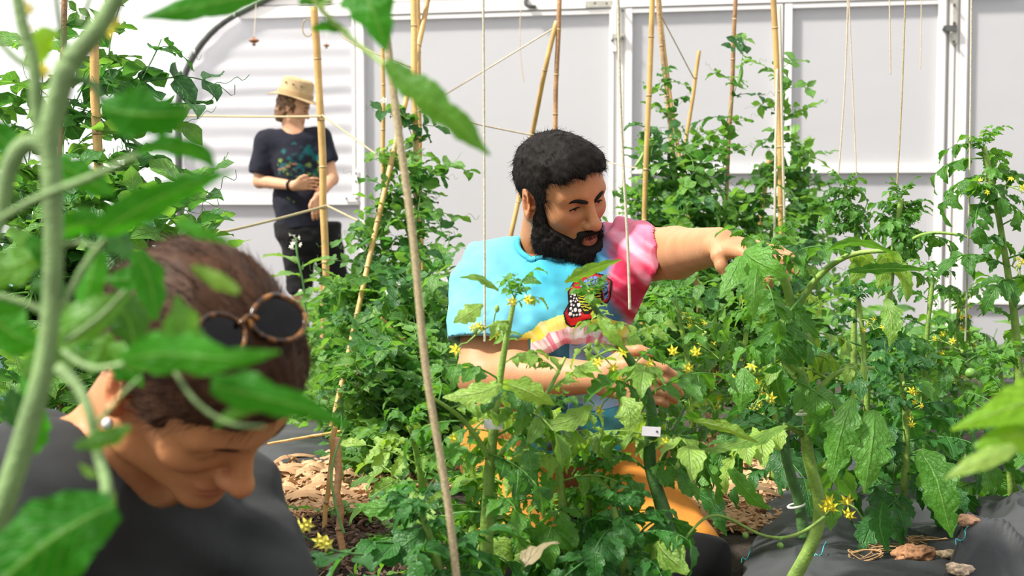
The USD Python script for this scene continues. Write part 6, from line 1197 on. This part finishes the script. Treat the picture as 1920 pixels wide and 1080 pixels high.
H([(360, 500, -.04), (400, 522, -.04), (448, 548, -.04)], [6, 15, 18, 6], 'tomato_leaf_pale', sd=13, tl=.2); H([(-20, 245, .02), (12, 270, .02), (35, 300, .02)], [30, 34, 22, 4], sd=14, tl=.2); H([(405, 800, -.07), (450, 770, -.07), (500, 768, -.07)], [4, 14, 12, 2], 'tomato_leaf', sd=15); H([(180, 470, .05), (165, 545, .05), (150, 600, .05)], [20, 34, 28, 4], sd=16, tl=.4)
H([(110, 440, .05), (150, 420, .05), (215, 425, .05)], [14, 30, 26, 3], sd=17, tl=.4); H([(255, 470, .04), (285, 540, .04), (290, 600, .04)], [14, 36, 30, 4], sd=18, tl=-.3); H([(60, 480, .06), (20, 500, .06), (-30, 490, .06)], [20, 40, 40, 20], 'tomato_leaf', sd=19, tl=.2); H([(60, 850, .05), (75, 800, .05), (85, 770, .05)], [10, 24, 20, 3], sd=20); H([(200, 560, .06), (240, 600, .06), (250, 660, .06)], [20, 44, 36, 4], 'tomato_leaf', sd=21)
H([(100, 300, .08), (150, 330, .08), (215, 365, .08)], [12, 32, 28, 4], sd=22, tl=.3); H([(190, 905, -.04), (205, 930, -.05), (215, 960, -.05)], [5, 14, 12, 3], 'tomato_leaf_pale', sd=23); H([(150, 870, -.04), (170, 888, -.04), (185, 895, -.04)], [3, 9, 9, 2], 'tomato_leaf_pale', sd=24); H([(70, 120, .06), (85, 70, .06), (110, 60, .06)], [10, 26, 24, 4], 'backlit_leaf', sd=25)
Rx = np.random.default_rng(45)
for k in range(14):
    x, y, dd = Rx.uniform(-20, 300), Rx.uniform(380, 730), Rx.uniform(.06, .22); an = Rx.uniform(-.5, 2.2); L = Rx.uniform(60, 110); c_, s_ = math.cos(an), math.sin(an)
    H([(x, y, dd), (x + L * .5 * c_, y + L * .5 * s_, dd), (x + L * c_, y + L * s_ + 10, dd)], [8, Rx.uniform(24, 40), Rx.uniform(20, 32), 2], ['hero_leaf', 'tomato_leaf', 'tomato_leaf_deep'][k % 3], sd=50 + k, tl=Rx.normal(0, .4), lobe=.3)
Rf = np.random.default_rng(41)
for px, py in ((38, 10), (52, 16), (214, 40), (206, 60), (75, 135), (82, 132), (50, 55)): geo('flower', flower_mesh(at(px, py, D + .05), .0052, V(Rf.normal(0, .6), -1, Rf.normal(0, .4)), Rf), M['petal'], fg)
# leaves that hang into the frame from above and from the right, close to the camera
D2 = .95
tp = thing('tomato_plant', 'blurred tomato leaves hanging into the top of the frame', 'tomato plant', at(600, -60, D2)); H2 = lambda sp, hw, m='hero_leaf', tl=0.0, sd=0, lobe=.2, nl=3: hero(tp, [(a, b, D2 + c) for a, b, c in sp], hw, m, tl, .2, lobe, nl, 80 + sd, .12)
pstem(tp, [(540, -90, D2), (575, -20, D2), (600, 15, D2), (650, 65, D2), (722, 122, D2 - .02)], [14, 12, 11, 10, 8], 'stem', 'petiole', 8); pstem(tp, [(575, -20, D2), (530, -30, D2), (490, -12, D2)], [10, 9, 8], 'stem', 'petiole', 8); pstem(tp, [(600, 15, D2), (640, -20, D2), (660, -40, D2)], [9, 8, 8], 'stem', 'petiole', 8)
H2([(495, -12, 0), (390, 8, -.02), (262, 34, -.03)], [10, 28, 24, 1], sd=1, tl=.3, lobe=.08); H2([(655, -50, 0), (700, 20, -.02), (724, 96, -.02)], [40, 54, 48, 30, 3], sd=2, tl=.1); H2([(722, 118, -.02), (795, 180, -.03), (860, 235, -.03), (918, 292, -.03)], [12, 34, 34, 26, 2], 'tomato_leaf', sd=3, tl=.3, lobe=.32); H2([(585, 55, 0), (620, 50, 0), (655, 62, 0)], [4, 12, 12, 2], sd=4, tl=.3); H2([(560, 5, 0), (590, 0, 0), (625, 8, 0)], [6, 12, 10, 2], sd=5)
D3 = 1.0
rp = thing('tomato_plant', 'bright blurred leaves reaching in from the right edge, close to the camera', 'tomato plant', at(1960, 900, D3)); H3 = lambda sp, hw, m='backlit_leaf', tl=0.0, sd=0, lobe=.12, nl=3: hero(rp, [(a, b, D3 + c) for a, b, c in sp], hw, m, tl, .2, lobe, nl, 90 + sd, .12)
pstem(rp, [(2040, 1000, D3 + .02), (2000, 860, D3 + .02), (1975, 760, D3 + .02)], [16, 14, 12], 'stem', 'stem', 8)
H3([(1990, 735, 0), (1920, 755, -.02), (1850, 780, -.03), (1783, 806, -.03)], [40, 52, 40, 20, 2], sd=1, tl=.2); H3([(1990, 800, 0), (1920, 815, -.02), (1860, 825, -.03), (1828, 838, -.03)], [44, 48, 36, 22, 6], sd=2, tl=.2); H3([(1905, 838, -.04), (1840, 862, -.05), (1770, 898, -.05)], [10, 22, 18, 1], 'tomato_leaf_pale', sd=3, tl=.3)
